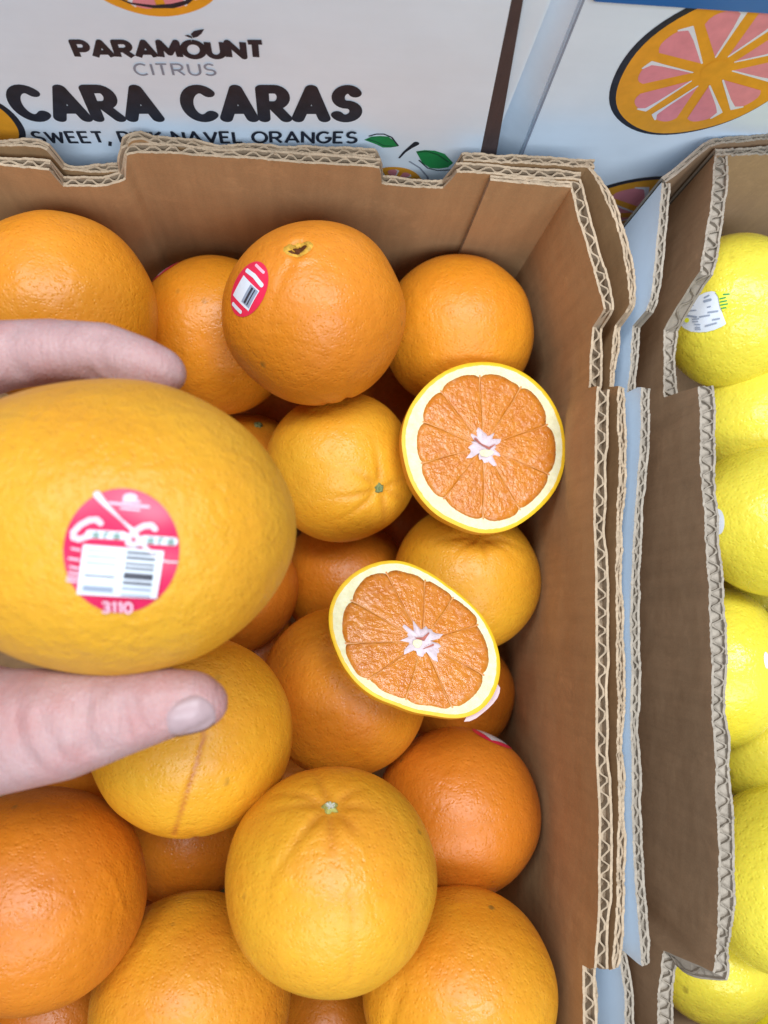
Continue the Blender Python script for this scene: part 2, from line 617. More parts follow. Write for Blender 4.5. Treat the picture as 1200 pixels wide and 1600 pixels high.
# ------------------------------------------------------------------ carton of oranges
oc = empty('fruit_carton', (0.0, 0.0, 0))
oc.name = 'fruit_carton'
tag(oc, 'open brown corrugated carton full of oranges with cut halves on top', 'carton')
ZB = -0.004
N1 = 0.0115
board('back_panel', oc, [(-420, 240, 0), (-200, 247, 0), (0, 258, 0), (76, 265, 0), (80, 266, 0.006), (85, 267, N1), (150, 265, N1 + .0012), (188, 258, N1), (193, 250, 0.006), (197, 240, 0),
                         (300, 243, 0), (440, 251, 0), (591, 262, 0), (597, 264, 0.004), (601, 266, 0.012), (650, 269, 0.0126), (700, 271, 0.012), (710, 271, 0.004), (714, 270, 0), (760, 272, 0), (908, 282, 0)],
      0.0046, ZB, KRAFT, KRAFT, CUT, FLUTE, seed=3, jag=0.0004)
board('back_outer_panel', oc, [(-420, 214, 0), (0, 229, -0.001), (60, 233, -0.001), (74, 235, 0.0), (79, 240, 0.007), (84, 243, N1), (150, 244, N1 + .001), (190, 242, N1), (197, 236, 0.005), (201, 226, -0.0008), (222, 222, -0.002), (236, 225, 0), (440, 236, 0.0015), (586, 245, 0.001),
                               (596, 247, 0.008), (600, 249, 0.024), (702, 254, 0.024), (718, 253, 0.010), (724, 250, 0), (800, 255, 0), (929, 264, 0)],
      0.0040, ZB, KRAFT, WHITE, CUT, FLUTE, seed=5, jag=0.0005, pinch=0.6)
board('corner_lining', oc, [(766, 282, 0.0), (830, 287, 0), (894, 294, 0)], 0.0030, ZB, KRAFT, KRAFT, CUT, FLUTE, seed=8, jag=0.0004, pitch=0.0086)
N2 = 0.0125
board('side_panel', oc, [(889, 284, 0), (893, 296, 0), (901, 330, 0), (917, 385, 0), (933, 440, 0), (944, 482, 0), (945, 488, 0.003), (942, 494, N2), (938, 540, N2 + .001), (936, 592, N2), (933, 599, 0.004), (931, 604, 0),
                         (930, 700, 0), (928, 850, 0), (930, 1000, 0), (932, 1150, 0), (935, 1300, 0), (933, 1420, 0), (929, 1512, 0), (928, 1522, 0.004), (929, 1530, N2), (930, 1620, N2), (932, 1760, N2)],
      0.0056, ZB, KRAFT, KRAFT, CUT, FLUTE, seed=11, jag=0.0004, pitch=0.0079, label='inner ply of the right wall with open flutes')
board('side_outer_panel', oc, [(914, 258, 0), (922, 266, 0), (940, 296, 0), (960, 345, 0), (974, 400, 0), (980, 440, 0), (984, 476, 0), (982, 484, 0.004), (978, 492, N2), (970, 592, N2), (967, 599, 0.004), (965, 604, 0),
                               (966, 700, 0), (962, 850, 0), (964, 1000, 0), (963, 1150, 0), (966, 1300, 0), (964, 1420, 0), (955, 1512, 0), (955, 1522, 0.004), (960, 1531, 0.03), (964, 1620, 0.03), (966, 1760, 0.03)],
      0.0034, ZB, KRAFT, WHITE, CUT, FLUTE, seed=13, jag=0.0008, pitch=0.0074, pinch=0.55, core_depth=0.003)
# left and front walls, out of the picture
board('side_panel', oc, [(-640, 1900, 0), (-560, 1300, 0), (-430, 236, 0)], 0.0056, ZB, KRAFT, WHITE, CUT, FLUTE, seed=17)
board('front_panel', oc, [(930, 1800, 0), (300, 1840, 0), (-640, 1890, 0)], 0.0056, ZB, KRAFT, WHITE, CUT, FLUTE, seed=19)
bv = [P(-430, 236, RIM), P(920, 262, RIM), P(965, 1790, RIM), P(-640, 1890, RIM)]
V = [(p.x, p.y, z) for z in (-0.006, -0.002) for p in bv]
link('base', mesh('base', V, [[3, 2, 1, 0], [4, 5, 6, 7], [0, 1, 5, 4], [1, 2, 6, 5], [2, 3, 7, 6], [3, 0, 4, 7]]), KRAFT, oc)

# ------------------------------------------------------------------ carton of lemons
lc = empty('fruit_carton', (0.2, 0.0, 0))
tag(lc, 'open weathered grey-brown corrugated carton full of yellow lemons', 'carton')
board('side_outer_panel', lc, [(1034, 284, 0), (1029, 330, 0), (1023, 400, 0), (1017, 470, 0), (1015, 482, 0.003), (1013, 488, 0.016), (1008, 560, 0.016), (1004, 596, 0.016), (1003, 600, 0.004), (1002, 606, 0),
                               (998, 700, 0), (992, 800, 0), (986, 930, 0), (984, 1100, 0), (987, 1220, 0), (991, 1350, 0), (998, 1470, 0), (1003, 1512, 0.001), (1006, 1518, 0.006), (1012, 1528, 0.03), (1024, 1620, 0.03), (1030, 1760, 0.03)],
      0.0040, ZB, WHITE, KRAFT_GREY, CUT_GREY, FLUTE_GREY, seed=23, core_depth=0.0018, jag=0.0006, pitch=0.0062)
board('side_panel', lc, [(1116, 241, 0), (1113, 290, 0), (1107, 340, 0), (1100, 390, 0), (1094, 424, 0), (1093, 432, 0.006), (1088, 460, 0.022), (1086, 476, 0.030), (1086, 540, 0.031), (1087, 590, 0.031), (1089, 597, 0.015), (1091, 604, 0),
                         (1094, 700, 0), (1100, 800, 0), (1105, 900, 0), (1111, 1050, 0), (1117, 1180, 0), (1121, 1300, 0), (1121, 1420, 0), (1119, 1490, 0), (1118, 1522, 0.001), (1114, 1529, 0.010), (1090, 1536, 0.030), (1086, 1620, 0.032), (1088, 1760, 0.032)],
      0.0068, ZB, KRAFT_GREY, KRAFT_GREY, CUT_GREY, FLUTE_GREY, seed=29, core_depth=0.0018, jag=0.0007, pitch=0.0066, label='inner ply of the lemon carton, dusty grey cut edge')
board('back_panel', lc, [(1118, 243, 0), (1150, 243, 0), (1200, 240, 0), (1500, 230, 0)], 0.0040, ZB, KRAFT_GREY, KRAFT_GREY, CUT_GREY, FLUTE_GREY, seed=31, core_depth=0.0018)
board('back_outer_panel', lc, [(1046, 276, 0.004), (1062, 266, 0.004), (1112, 228, 0), (1145, 223, 0), (1200, 219, 0), (1500, 206, 0)], 0.0030, ZB, KRAFT_GREY, WHITE, CUT_GREY, FLUTE_GREY, seed=37, core_depth=0.0018)
board('side_panel', lc, [(1560, 1800, 0), (1500, 226, 0)], 0.0050, ZB, KRAFT_GREY, WHITE, CUT_GREY, FLUTE_GREY, seed=41)
board('front_panel', lc, [(1550, 1800, 0), (1010, 1790, 0)], 0.0050, ZB, KRAFT_GREY, WHITE, CUT_GREY, FLUTE_GREY, seed=43)
bv = [P(1036, 284, RIM), P(1500, 200, RIM), P(1560, 1800, RIM), P(1024, 1780, RIM)]
V = [(p.x, p.y, z) for z in (-0.006, -0.002) for p in bv]
link('base', mesh('base', V, [[3, 2, 1, 0], [4, 5, 6, 7], [0, 1, 5, 4], [1, 2, 6, 5], [2, 3, 7, 6], [3, 0, 4, 7]]), KRAFT_GREY, lc)

# ------------------------------------------------------------------ the printed cartons standing behind
YB = P(440, 222, RIM).y + 0.0065
YB2 = YB + 0.0085


def FB(u, v, y=None):            # pixel -> (x, z) on the upright face at depth y
    y = YB if y is None else y
    d = ray(u, v)
    q = CAM + d * ((y - CAM.y) / d.y)
    return (q.x, q.z)


def box_part(name, parent, x0, x1, y0, y1, z0, z1, mat, skew=0.0, bev=0.0015):
    b = bmesh.new()
    bmesh.ops.create_cube(b, size=1)
    for v in b.verts:
        v.co = Vector(((x0 + x1) / 2 + v.co.x * (x1 - x0), (y0 + y1) / 2 + v.co.y * (y1 - y0), (z0 + z1) / 2 + v.co.z * (z1 - z0)))
    if bev: bmesh.ops.bevel(b, geom=list(b.edges), offset=bev, segments=2, affect='EDGES')
    me = bpy.data.meshes.new(name)
    b.to_mesh(me); b.free()
    return link(name, me, mat, parent)


def face_sheet(name, parent, corners, y, thick, mat, nx=24, nz=12, bulge=0.0015):
    """upright printed panel with slanting edges, slightly bowed, with thickness"""
    (ax, az), (bx, bz), (cx, cz), (dx, dz) = corners     # bottom left, bottom right, top right, top left
    V, F_ = [], []
    for side in (0, 1):
        for j in range(nz + 1):
            for i in range(nx + 1):
                t, r = i / nx, j / nz
                x = (ax + (bx - ax) * t) * (1 - r) + (dx + (cx - dx) * t) * r
                z = (az + (bz - az) * t) * (1 - r) + (dz + (cz - dz) * t) * r
                V.append((x, y + side * thick, z))
    m = (nx + 1) * (nz + 1)
    for j in range(nz):
        for i in range(nx):
            o = j * (nx + 1) + i
            F_.append([o, o + 1, o + nx + 2, o + nx + 1])
            F_.append([m + o + nx + 1, m + o + nx + 2, m + o + 1, m + o])
    rim = [i for i in range(nx + 1)] + [j * (nx + 1) + nx for j in range(1, nz + 1)] + [nz * (nx + 1) + i for i in range(nx - 1, -1, -1)] + [j * (nx + 1) for j in range(nz - 1, 0, -1)]
    for k in range(len(rim)):
        a, b = rim[k], rim[(k + 1) % len(rim)]
        F_.append([b, a, a + m, b + m])
    return link(name, mesh(name, V, F_), mat, parent)


# left one: lettering
pc = empty('printed_carton', (-0.05, YB + 0.1, 0))
tag(pc, 'white carton lettered CARA CARAS standing behind the oranges', 'carton')
e0, e1 = FB(799, 0), FB(750, 242)
sl = (e1[0] - e0[0]) / (e1[1] - e0[1])
xr = lambda z, e=e0, k=sl: e[0] + k * (z - e[1])
ZT = FB(400, -140)[1]
face_sheet('front_panel', pc, [(-0.36, -0.012), (xr(-0.012), -0.012), (xr(ZT), ZT), (-0.36, ZT)], 0, 0.004, WHITE)
pc.children[0].location.y = 0
for o in list(pc.children): pass


def reparent_world(parent):
    for o in parent.children:
        o.matrix_parent_inverse = parent.matrix_basis.inverted()


front = pc.children[0]
front.data.transform(Matrix.Translation((0, YB, 0)))
box_part('carton_body', pc, -0.36, xr(0.0) - 0.012, YB + 0.0045, YB + 0.26, -0.012, ZT - 0.001, WHITE)
pl = Print(lambda x, z, h: (x, YB - h, z))
a, b = FB(37, 184), FB(555, 184)
top = FB(300, 139)
cap = top[1] - FB(300, 184)[1]
text(pl, 'CARA CARAS', a[0], a[1], b[0], b[1], cap, 0.0051, INK, gap=0.40, space=0.72)
pl.build('headline_lettering', pc)
pp_ = Print(lambda x, z, h: (x, YB - h, z))
a, b = FB(122, 88), FB(411, 88)
cap = FB(300, 65)[1] - FB(300, 88)[1]
text(pp_, 'PARAMOUNT', a[0], a[1], b[0], b[1], cap, 0.0024, INK, gap=0.26, cap_round=False)
# leaf over the O of the logo
for q in ([(302, 58), (298, 52), (303, 47), (312, 45), (319, 44), (315, 51), (309, 56)], [(301, 59), (295, 57), (288, 54), (294, 53), (299, 55)]):
    pp_.poly([FB(*k) for k in q], INK, 2)
a, b = FB(213, 116), FB(337, 116)
cap = FB(300, 99)[1] - FB(300, 116)[1]
text(pp_, 'CITRUS', a[0], a[1], b[0], b[1], cap, 0.00085, INK_GREY, gap=0.32, cap_round=False)
pp_.build('logo_lettering', pc)
ps = Print(lambda x, z, h: (x, YB - h, z))
a, b = FB(57, 222), FB(556, 221)
cap = FB(300, 206)[1] - FB(300, 222)[1]
text(ps, 'SWEET, PINK NAVEL ORANGES', a[0], a[1], b[0], b[1], cap, 0.00135, INK, gap=0.30, space=0.5, cap_round=False)
ps.build('tagline_lettering', pc)


def fruit_print(pr, cx, cz, rx, rz, rot=0.0, n=10, a0=0.0, outline=True, oshift=(-0.0018, -0.0008)):
    """a printed orange slice: outline, orange disc, pink segments edged in white"""
    c, q = math.cos(rot), math.sin(rot)

    def tr(x, y): return (cx + x * c - y * q, cz + x * q + y * c)
    if outline:
        pr.ell(cx + oshift[0], cz + oshift[1], rx * 1.045, rz * 1.045, INK, rot, 64, 4, 0.006)
    pr.ell(cx, cz, rx, rz, INK_ORANGE, rot, 64, 4, 0.008)
    rr = random.Random(int(cx * 1e5))
    for k in range(n):
        a = a0 + 2 * math.pi * k / n
        hw = math.pi / n * rr.uniform(0.62, 0.80)
        r0, r1 = 0.20, rr.uniform(0.80, 0.86)
        pts = [(r0 * math.cos(a), r0 * math.sin(a))]
        for i in range(9):
            t = a - hw + 2 * hw * i / 8
            rad = r1 * (1 - 0.10 * abs(i / 4 - 1) ** 3)
            pts.append((rad * math.cos(t), rad * math.sin(t)))
        pr.poly([tr(rx * x, rz * y) for x, y in pts], INK_PINK, 2)
        side = a - hw if math.sin(a) > -0.2 or k % 2 else a + hw
        e = [(0.22 * math.cos(a), 0.22 * math.sin(a)), (0.6 * math.cos((a + side) / 2 * 1 + (side - a) * 0.42), 0.6 * math.sin((a + side) / 2 + (side - a) * 0.42)), (r1 * 0.93 * math.cos(side), r1 * 0.93 * math.sin(side)),
             (r1 * math.cos(side + (a - side) * 0.5), r1 * math.sin(side + (a - side) * 0.5))]
        wds = [rx * 0.02, rx * 0.035, rx * 0.06, rx * 0.025]
        pr.stroke([tr(rx * x, rz * y) for x, y in e], rx * 0.045, INK_WHITE, True, 0, wds)


pg = Print(lambda x, z, h: (x, YB - h, z))
# small orange with two leaves beside the tagline
c0 = FB(614, 288)
fruit_print(pg, c0[0], c0[1], 0.0135, 0.0150, 0, 9, 0.3, False)
pg.build('printed_fruit', pc)
pg = Print(lambda x, z, h: (x, YB - h, z))
pg.stroke([FB(*k) for k in [(640, 252), (656, 262), (668, 276), (672, 296), (668, 320)]], 0.0008, INK_GREY, True)
pg.stroke([FB(*k) for k in [(624, 246), (632, 237), (641, 230), (650, 224)]], 0.0015, INK, True, 0, [0.0009, 0.0012, 0.0018, 0.0028])
for pts, hi in (([(569, 218), (580, 213), (594, 212), (607, 213), (615, 219), (622, 228), (610, 230), (598, 230), (588, 225)], [(577, 212), (588, 209), (600, 209), (612, 214), (622, 227)]),
                ([(650, 236), (664, 234), (680, 235), (695, 240), (708, 254), (700, 261), (686, 263), (672, 262), (660, 254)], [(655, 250), (668, 262), (684, 266), (704, 265)])):
    pg.poly([FB(*k) for k in pts], INK_GREEN, 2)
    pg.stroke([FB(*k) for k in hi], 0.0007, INK, True)
pg.stroke([FB(*k) for k in [(575, 217), (588, 221), (600, 227), (618, 228)]], 0.0006, INK_DGREEN, True)
pg.stroke([FB(*k) for k in [(653, 237), (668, 236), (684, 241), (700, 252)]], 0.0009, INK_DGREEN, True)
pg.build('printed_leaves', pc)
pg = Print(lambda x, z, h: (x, YB - h, z))
# larger slices cut by the frame
c0 = FB(-52, 188)
pg.ell(c0[0] + 0.0008, c0[1], 0.0205, 0.0225, INK, 0.3, 48, 3, 0.01)
pg.ell(c0[0], c0[1], 0.0185, 0.0210, INK_ORANGE, 0.3, 48, 3, 0.01)
pg.build('printed_fruit', pc)
pg = Print(lambda x, z, h: (x, YB - h, z))
c0 = FB(228, -52)
fruit_print(pg, c0[0], c0[1], 0.0235, 0.0205, 0, 10, 0.1, False)
pg.stroke([FB(*k) for k in [(180, -6), (205, 4), (240, 9), (270, 8), (292, 2), (305, -8)]], 0.0011, INK, True, 0, [0.0006, 0.0008, 0.0014, 0.0020, 0.0016, 0.001])
pg.build('printed_fruit', pc)
# narrow dark brown strip along its right side
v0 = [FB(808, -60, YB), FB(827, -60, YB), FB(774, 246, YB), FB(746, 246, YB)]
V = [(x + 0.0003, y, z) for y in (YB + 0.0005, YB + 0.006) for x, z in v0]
link('side_strip', mesh('side_strip', V, [[3, 2, 1, 0], [4, 5, 6, 7], [0, 1, 5, 4], [1, 2, 6, 5], [2, 3, 7, 6], [3, 0, 4, 7]]), DARK_STRIP, pc)

# right one: big slice
rc = empty('printed_carton', (0.25, YB2 + 0.1, 0))
tag(rc, 'white carton printed with a large orange slice, under the blue edge', 'carton')
f0, f1 = FB(910, 0, YB2), FB(812, 247, YB2)
slr = (f1[0] - f0[0]) / (f1[1] - f0[1])
xl = lambda z: f0[0] + slr * (z - f0[1])
ZR = FB(1050, 6, YB2)[1]
fp = face_sheet('front_panel', rc, [(xl(-0.012), -0.012), (0.5, -0.012), (0.5, ZR - 0.003), (xl(ZR), ZR)], 0, 0.004, WHITE)
fp.data.transform(Matrix.Translation((0, YB2, 0)))
# chamfered corner panel running back to the left of the fold
V, F_ = [], []
nn = 10
for j in range(2):
    z = -0.012 if j == 0 else ZR
    for i in range(nn + 1):
        t = i / nn
        V.append((xl(z) - 0.0008 - 0.052 * t, YB2 + 0.0012 + 0.040 * t + 0.004 * math.sin(math.pi * t), z))
for i in range(nn): F_.append([i + 1, i, nn + 1 + i, nn + 2 + i])
ch = link('corner_panel', mesh('corner_panel', V, F_), WHITE, rc)
so_ = ch.modifiers.new('thickness', 'SOLIDIFY'); so_.thickness = 0.003; so_.offset = -1
box_part('carton_body', rc, xl(0.0) + 0.05, 0.5, YB2 + 0.0045, YB2 + 0.26, -0.012, ZR - 0.004, WHITE)
V = []
p_f = [FB(911, -10, YB2), FB(813, 250, YB2)]
prf = Print(lambda x, z, h: (x, YB2 - h, z))
prf.stroke([(xl(ZR) + 0.0004, ZR), (xl(0.15) + 0.0004, 0.15)], 0.0009, INK_GREY, False)
prf.build('fold_line', rc)
pr = Print(lambda x, z, h: (x, YB2 - h, z))
c0 = FB(1116, 110, YB2)
rx = (FB(1116, 110, YB2)[0] - FB(968, 128, YB2)[0])
rz = (FB(1100, 14, YB2)[1] - FB(1064, 214, YB2)[1]) / 2
fruit_print(pr, c0[0] - 0.0004, c0[1] - 0.0005, rx * 1.02, rz * 1.10, -0.12, 10, 0.22, True, (-0.0013, 0.0004))
pr.ell(c0[0], c0[1] + 0.0004, rx * 0.15, rz * 0.16, INK_ORANGE, 0, 24, 2)
pr.build('printed_fruit', rc)
pr = Print(lambda x, z, h: (x, YB2 - h, z))
fruit_print(pr, 0.179, 0.127, 0.0435, 0.0345, 0.0, 9, 0.85, True, (-0.0006, 0.0012))
pr.build('printed_fruit', rc)
# sliver of a printed leaf on the corner panel
pgc = Print(lambda x, z, h: (x, YB2 + 0.0012 + 0.040 * ((xl(z) - x) / 0.052) + 0.004 * math.sin(math.pi * min(1, max(0, (xl(z) - x) / 0.052))) - h, z))
m0 = FB(797, 175, YB2 + 0.012)
pgc.poly([(m0[0] + dx, m0[1] + dz) for dx, dz in [(0, 0.013), (0.0016, 0.004), (0.0014, -0.008), (0.0002, -0.016), (-0.003, -0.008), (-0.003, 0.004)]], INK_GREEN, 2)
pgc.poly([(m0[0] + dx - 0.001, m0[1] + dz + 0.022) for dx, dz in [(0, 0.002), (0.0022, 0), (0.001, -0.0025), (-0.001, -0.001)]], INK, 2)
pgc.build('printed_leaf', rc)

bt = empty('blue_tray', (0.25, YB2 + 0.1, ZR))
tag(bt, 'blue tray edge lying on top of the carton with the large slice', 'tray')
c0 = FB(916, -40, YB2)
z0 = ZR + 0.0006
box_part('front_lip', bt, FB(918, 0, YB2)[0], 0.5, YB2 - 0.003, YB2 + 0.003, z0, z0 + 0.05, BLUE)
box_part('tray_base', bt, FB(918, 0, YB2)[0] + 0.002, 0.498, YB2 + 0.0032, YB2 + 0.25, z0, z0 + 0.006, BLUE)
for e in (oc, lc, pc, rc, bt): reparent_world(e)


# ------------------------------------------------------------------ fruit
def ico(sub):
    b = bmesh.new()
    bmesh.ops.create_icosphere(b, subdivisions=sub, radius=1)
    v = np.array([x.co[:] for x in b.verts]); f = [[k.index for k in q.verts] for q in b.faces]
    b.free()
    return v / np.linalg.norm(v, axis=1)[:, None], f


ICO = {}


def sph_dir(c, r, u, v):         # unit direction from the centre to the surface point seen at (u, v)
    d = ray(u, v).normalized()
    oc_ = CAM - c
    b = oc_.dot(d); q = oc_.dot(oc_) - r * r
    disc = b * b - q
    t = -b - math.sqrt(disc) if disc > 0 else -b
    return (CAM + d * t - c).normalized()


def lumps(v, seed, amp):
    rg = np.random.default_rng(seed)
    out = np.zeros(len(v))
    for k in range(9):
        w_ = rg.normal(size=3) * (1.6 + 0.45 * k)
        out += np.sin(v @ w_ + rg.uniform(0, 6.3)) / (1 + 0.35 * k)
    return out * amp


def fruit(name, u, v, rpx, z, mat, label, cat, group, stem=None, dimple=0.05, grooves=6, long=None, stretch=1.0, scars=(), sub=6, seed=1, stem_col=None, stem_size=0.0030, navel=None, flat=0.97, tip=None, lump=0.009):
    c = P(u, v, z)
    r = rpx / FPX * depth(c)
    if sub not in ICO: ICO[sub] = ico(sub)
    D, F_ = ICO[sub]
    rad = 1 + lumps(D, seed, lump)
    mark = np.zeros(len(D))
    a = None
    if stem is not None:
        a = np.array(sph_dir(c, r, *stem)) if len(stem) == 2 else np.array(Vector(stem).normalized())
        ca = np.clip(D @ a, -1, 1)
        ang = np.arccos(ca)
        rad -= (1 - flat) * ca ** 2
        rad -= dimple * np.exp(-(ang / 0.20) ** 2)
        t1 = np.cross(a, [0.3, 0.5, 0.81]); t1 /= np.linalg.norm(t1); t2 = np.cross(a, t1)
        az = np.arctan2(D @ t2, D @ t1)
        rg = np.random.default_rng(seed + 50)
        for k in range(grooves):
            ph = 2 * np.pi * k / max(grooves, 1) + rg.uniform(-0.3, 0.3)
            da = (az - ph + np.pi) % (2 * np.pi) - np.pi
            L = rg.uniform(0.30, 0.62)
            gv = np.exp(-(da * np.sin(ang) / 0.042) ** 2) * np.exp(-(ang / L) ** 2) * (1 - np.exp(-(ang / 0.10) ** 2))
            rad -= rg.uniform(0.026, 0.044) * gv
            mark = np.maximum(mark, 0.35 * gv)  # folds round the stem are tinted darker as well as sunk
    for pts, wdt, dep, mk in scars:       # grooves / scars along seen points
        dirs = [np.array(sph_dir(c, r, *q)) for q in pts]
        dm = np.full(len(D), 9.0)
        for p0, p1 in zip(dirs[:-1], dirs[1:]):
            seg = p1 - p0
            tt = np.clip(((D - p0) @ seg) / (seg @ seg), 0, 1)
            dm = np.minimum(dm, np.linalg.norm(D - (p0 + tt[:, None] * seg), axis=1))
        g = np.exp(-(dm / wdt) ** 2)
        rad -= dep * g
        mark = np.maximum(mark, mk * np.exp(-(dm / (wdt * 0.8)) ** 2))
    if navel is not None:
        nd = np.array(sph_dir(c, r, *navel))
        ang = np.arccos(np.clip(D @ nd, -1, 1))
        rad -= 0.10 * np.exp(-(ang / 0.075) ** 2) - 0.012 * np.exp(-((ang - 0.14) / 0.06) ** 2)
    X = D * rad[:, None] * r
    if long is not None:
        e = np.array(Vector(long).normalized())
        X = X + (stretch - 1) * (X @ e)[:, None] * e[None]
        if tip:       # pointed ends
            q = (D @ e)
            X += e[None] * (np.sign(q) * r * tip * np.clip(np.abs(q) - 0.80, 0, 1) ** 1.5 * 4)[:, None]
    me = mesh(name, X, F_)
    at = me.attributes.new('mark', 'FLOAT', 'POINT')
    at.data.foreach_set('value', mark.astype(np.float32))
    o = link(name, me, mat, None, c, True)
    tag(o, label, cat, group)
    bvh = BVHTree.FromPolygons([Vector(x) for x in X], F_)
    o_info = (o, c, r, bvh)

    if a is not None and stem_size > 0:
        add_button(o_info, Vector(a), stem_size, stem_col or STEM, seed)
    if navel is not None:
        add_navel(o_info, Vector(nd), seed)
    return o_info


def surf_frame(c, n):
    n = n.normalized()
    x = (CR - n * CR.dot(n)).normalized()
    return x, n.cross(x), n


def on_surface(info, n, start=None, tow=None):
    """mapping from a flat local frame to the skin of a fruit (local coordinates)"""
    o, c, r, bvh = info
    x, y, n = surf_frame(c, n)
    base = n * r if start is None else start

    def f(a, b, h):
        org = base + x * a + y * b + n * 0.03
        hit, nor, _, _ = bvh.ray_cast(org, -n)
        if hit is None:
            hit, nor, _, _ = bvh.find_nearest(base + x * a + y * b - n * (a * a + b * b) / (2 * r))
        return hit + nor * h
    return f


def add_button(info, a, size, mat, seed):
    """woody star of the stem scar"""
    o, c, r, bvh = info
    f = on_surface(info, a)
    rg = random.Random(seed * 3 + 1)
    V, F_ = [], []
    n = 20
    k1 = [rg.uniform(0.8, 1.15) for _ in range(n)]
    prof = [(0.0, 0.0005), (0.35, 0.0009), (0.62, 0.0013), (0.85, 0.0009), (1.08, 0.0001)]
    V.append(f(0, 0, prof[0][1]))
    for q, h in prof[1:]:
        for i in range(n):
            t = 2 * math.pi * i / n
            star = 1 + 0.16 * math.cos(5 * t + seed) * q
            V.append(f(size * q * k1[i] * star * math.cos(t), size * q * k1[i] * star * math.sin(t), h + rg.uniform(-1, 1) * 0.0001))
    MI = [1] * n
    for i in range(n): F_.append([0, 1 + i, 1 + (i + 1) % n])
    for k in range(3):
        A, B = 1 + k * n, 1 + (k + 1) * n
        for i in range(n):
            F_.append([A + i, B + i, B + (i + 1) % n, A + (i + 1) % n]); MI.append(1 if k == 0 and i % 3 else 0)
    link('stem_scar', mesh('stem_scar', V, F_, MI), [mat, STEM_WHITE if mat is STEM_PALE else mat], o, None, True)


def add_navel(info, a, seed):
    o, c, r, bvh = info
    f = on_surface(info, a)
    rg = random.Random(seed)
    V, F_, MI = [], [], []
    n = 26
    k1 = [1 + 0.16 * math.sin(2 * (2 * math.pi * i / n) + 0.8) + rg.uniform(-0.08, 0.08) for i in range(n)]
    prof = [(0.0, 0.00005, 1), (0.42, 0.0001, 1), (0.55, 0.0005, 0), (0.72, 0.0011, 0), (0.9, 0.0007, 0), (1.1, -0.0001, 0)]
    s = 0.0042
    V.append(f(0, 0, prof[0][1]))
    for q, h, _ in prof[1:]:
        for i in range(n):
            t = 2 * math.pi * i / n
            V.append(f(0.0008 * (1 - q) + s * q * k1[i] * 1.2 * math.cos(t), 0.0008 * (1 - q) + s * q * k1[i] * 0.85 * math.sin(t), h + rg.uniform(-1, 1) * 0.0001))
    for i in range(n): F_.append([0, 1 + i, 1 + (i + 1) % n]); MI.append(1)
    for k in range(4):
        A, B = 1 + k * n, 1 + (k + 1) * n
        for i in range(n):
            F_.append([A + i, B + i, B + (i + 1) % n, A + (i + 1) % n])
            MI.append(1 if (k == 0 and not 12 < i < 19) or (k == 2 and 14 < i < 20) else 0)
    link('navel', mesh('navel', V, F_, MI), [NAVEL_RIM, NAVEL_PIT], o, None, True)


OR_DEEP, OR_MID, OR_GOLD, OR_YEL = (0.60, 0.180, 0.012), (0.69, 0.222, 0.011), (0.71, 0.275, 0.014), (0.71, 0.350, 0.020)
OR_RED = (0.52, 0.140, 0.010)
G_ = 'oranges heaped in the carton'


def orange(u, v, r, z, c1, c2, label, seed, lo=0.30, hi=0.70, rough=0.40, blem=0.75, **kw):
    m = peel_mat('orange_peel', c1, c2, seed, rough, lo=lo, hi=hi, blem=blem)
    return fruit('orange', u, v, r, z, m, label, 'orange', G_, seed=seed, **kw)


ORG = {}
ORG['A'] = orange(95, 490, 150, 0.170, OR_MID, OR_GOLD, 'golden orange in the back left, above the index finger', 1, stem=(-0.8, 0.2, -0.4))
ORG['B'] = orange(335, 527, 122, 0.1158, OR_MID, OR_GOLD, 'yellowish orange beside the fingertip, half behind the orange with the navel hole', 2, stem=(302, 525), dimple=0.012, grooves=0, stem_size=0)
ORG['C'] = orange(492, 490, 142, 0.1744, OR_DEEP, (0.70, 0.235, 0.012), 'bright orange with a brown navel hole and a tilted red sticker', 3, navel=(466, 386),
                  scars=[([(462, 400), (440, 430), (425, 470), (418, 510)], 0.05, 0.012, 0.0)], stem=(0.3, -0.8, -0.5))
ORG['D'] = orange(715, 522, 118, 0.125, OR_MID, OR_GOLD, 'golden orange in the back right corner of the carton', 4, stem=(0.5, 0.5, -0.7))
ORG['E'] = orange(532, 731, 118, 0.1265, OR_GOLD, OR_YEL, 'yellow orange with a green stem scar left of the upper cut half', 5, stem=(597, 765), dimple=0.045, grooves=7, stem_size=0.0021, stem_col=STEM, lo=0.3, hi=0.66)
ORG['F'] = orange(728, 903, 115, 0.113, OR_GOLD, OR_YEL, 'yellow orange with a puckered dimple between the two cut halves', 6, stem=(752, 832), dimple=0.06, grooves=8, stem_size=0, flat=0.95)
ORG['I'] = orange(537, 1080, 130, 0.1295, OR_DEEP, OR_GOLD, 'deep orange fruit carrying the lower cut half', 7, stem=(0.2, 0.2, -0.9))
ORG['J'] = orange(302, 1148, 155, 0.1736, OR_GOLD, OR_YEL, 'golden orange under the thumb with a reddish seam', 8, stem=(0.1, -0.9, -0.3), lo=0.28, hi=0.60,
                  scars=[([(320, 1100), (318, 1150), (308, 1190), (296, 1225), (284, 1265), (274, 1298), (270, 1310)], 0.024, 0.020, 0.95)])
ORG['K'] = orange(60, 1398, 164, 0.1763, OR_RED, OR_MID, 'dark red-orange fruit with scuffed skin in the lower left', 9, stem=(-0.5, -0.5, -0.6), lo=0.35, hi=0.75,
                  scars=[([(168, 1362), (182, 1385), (190, 1410), (192, 1422)], 0.028, -0.006, 0.0)])
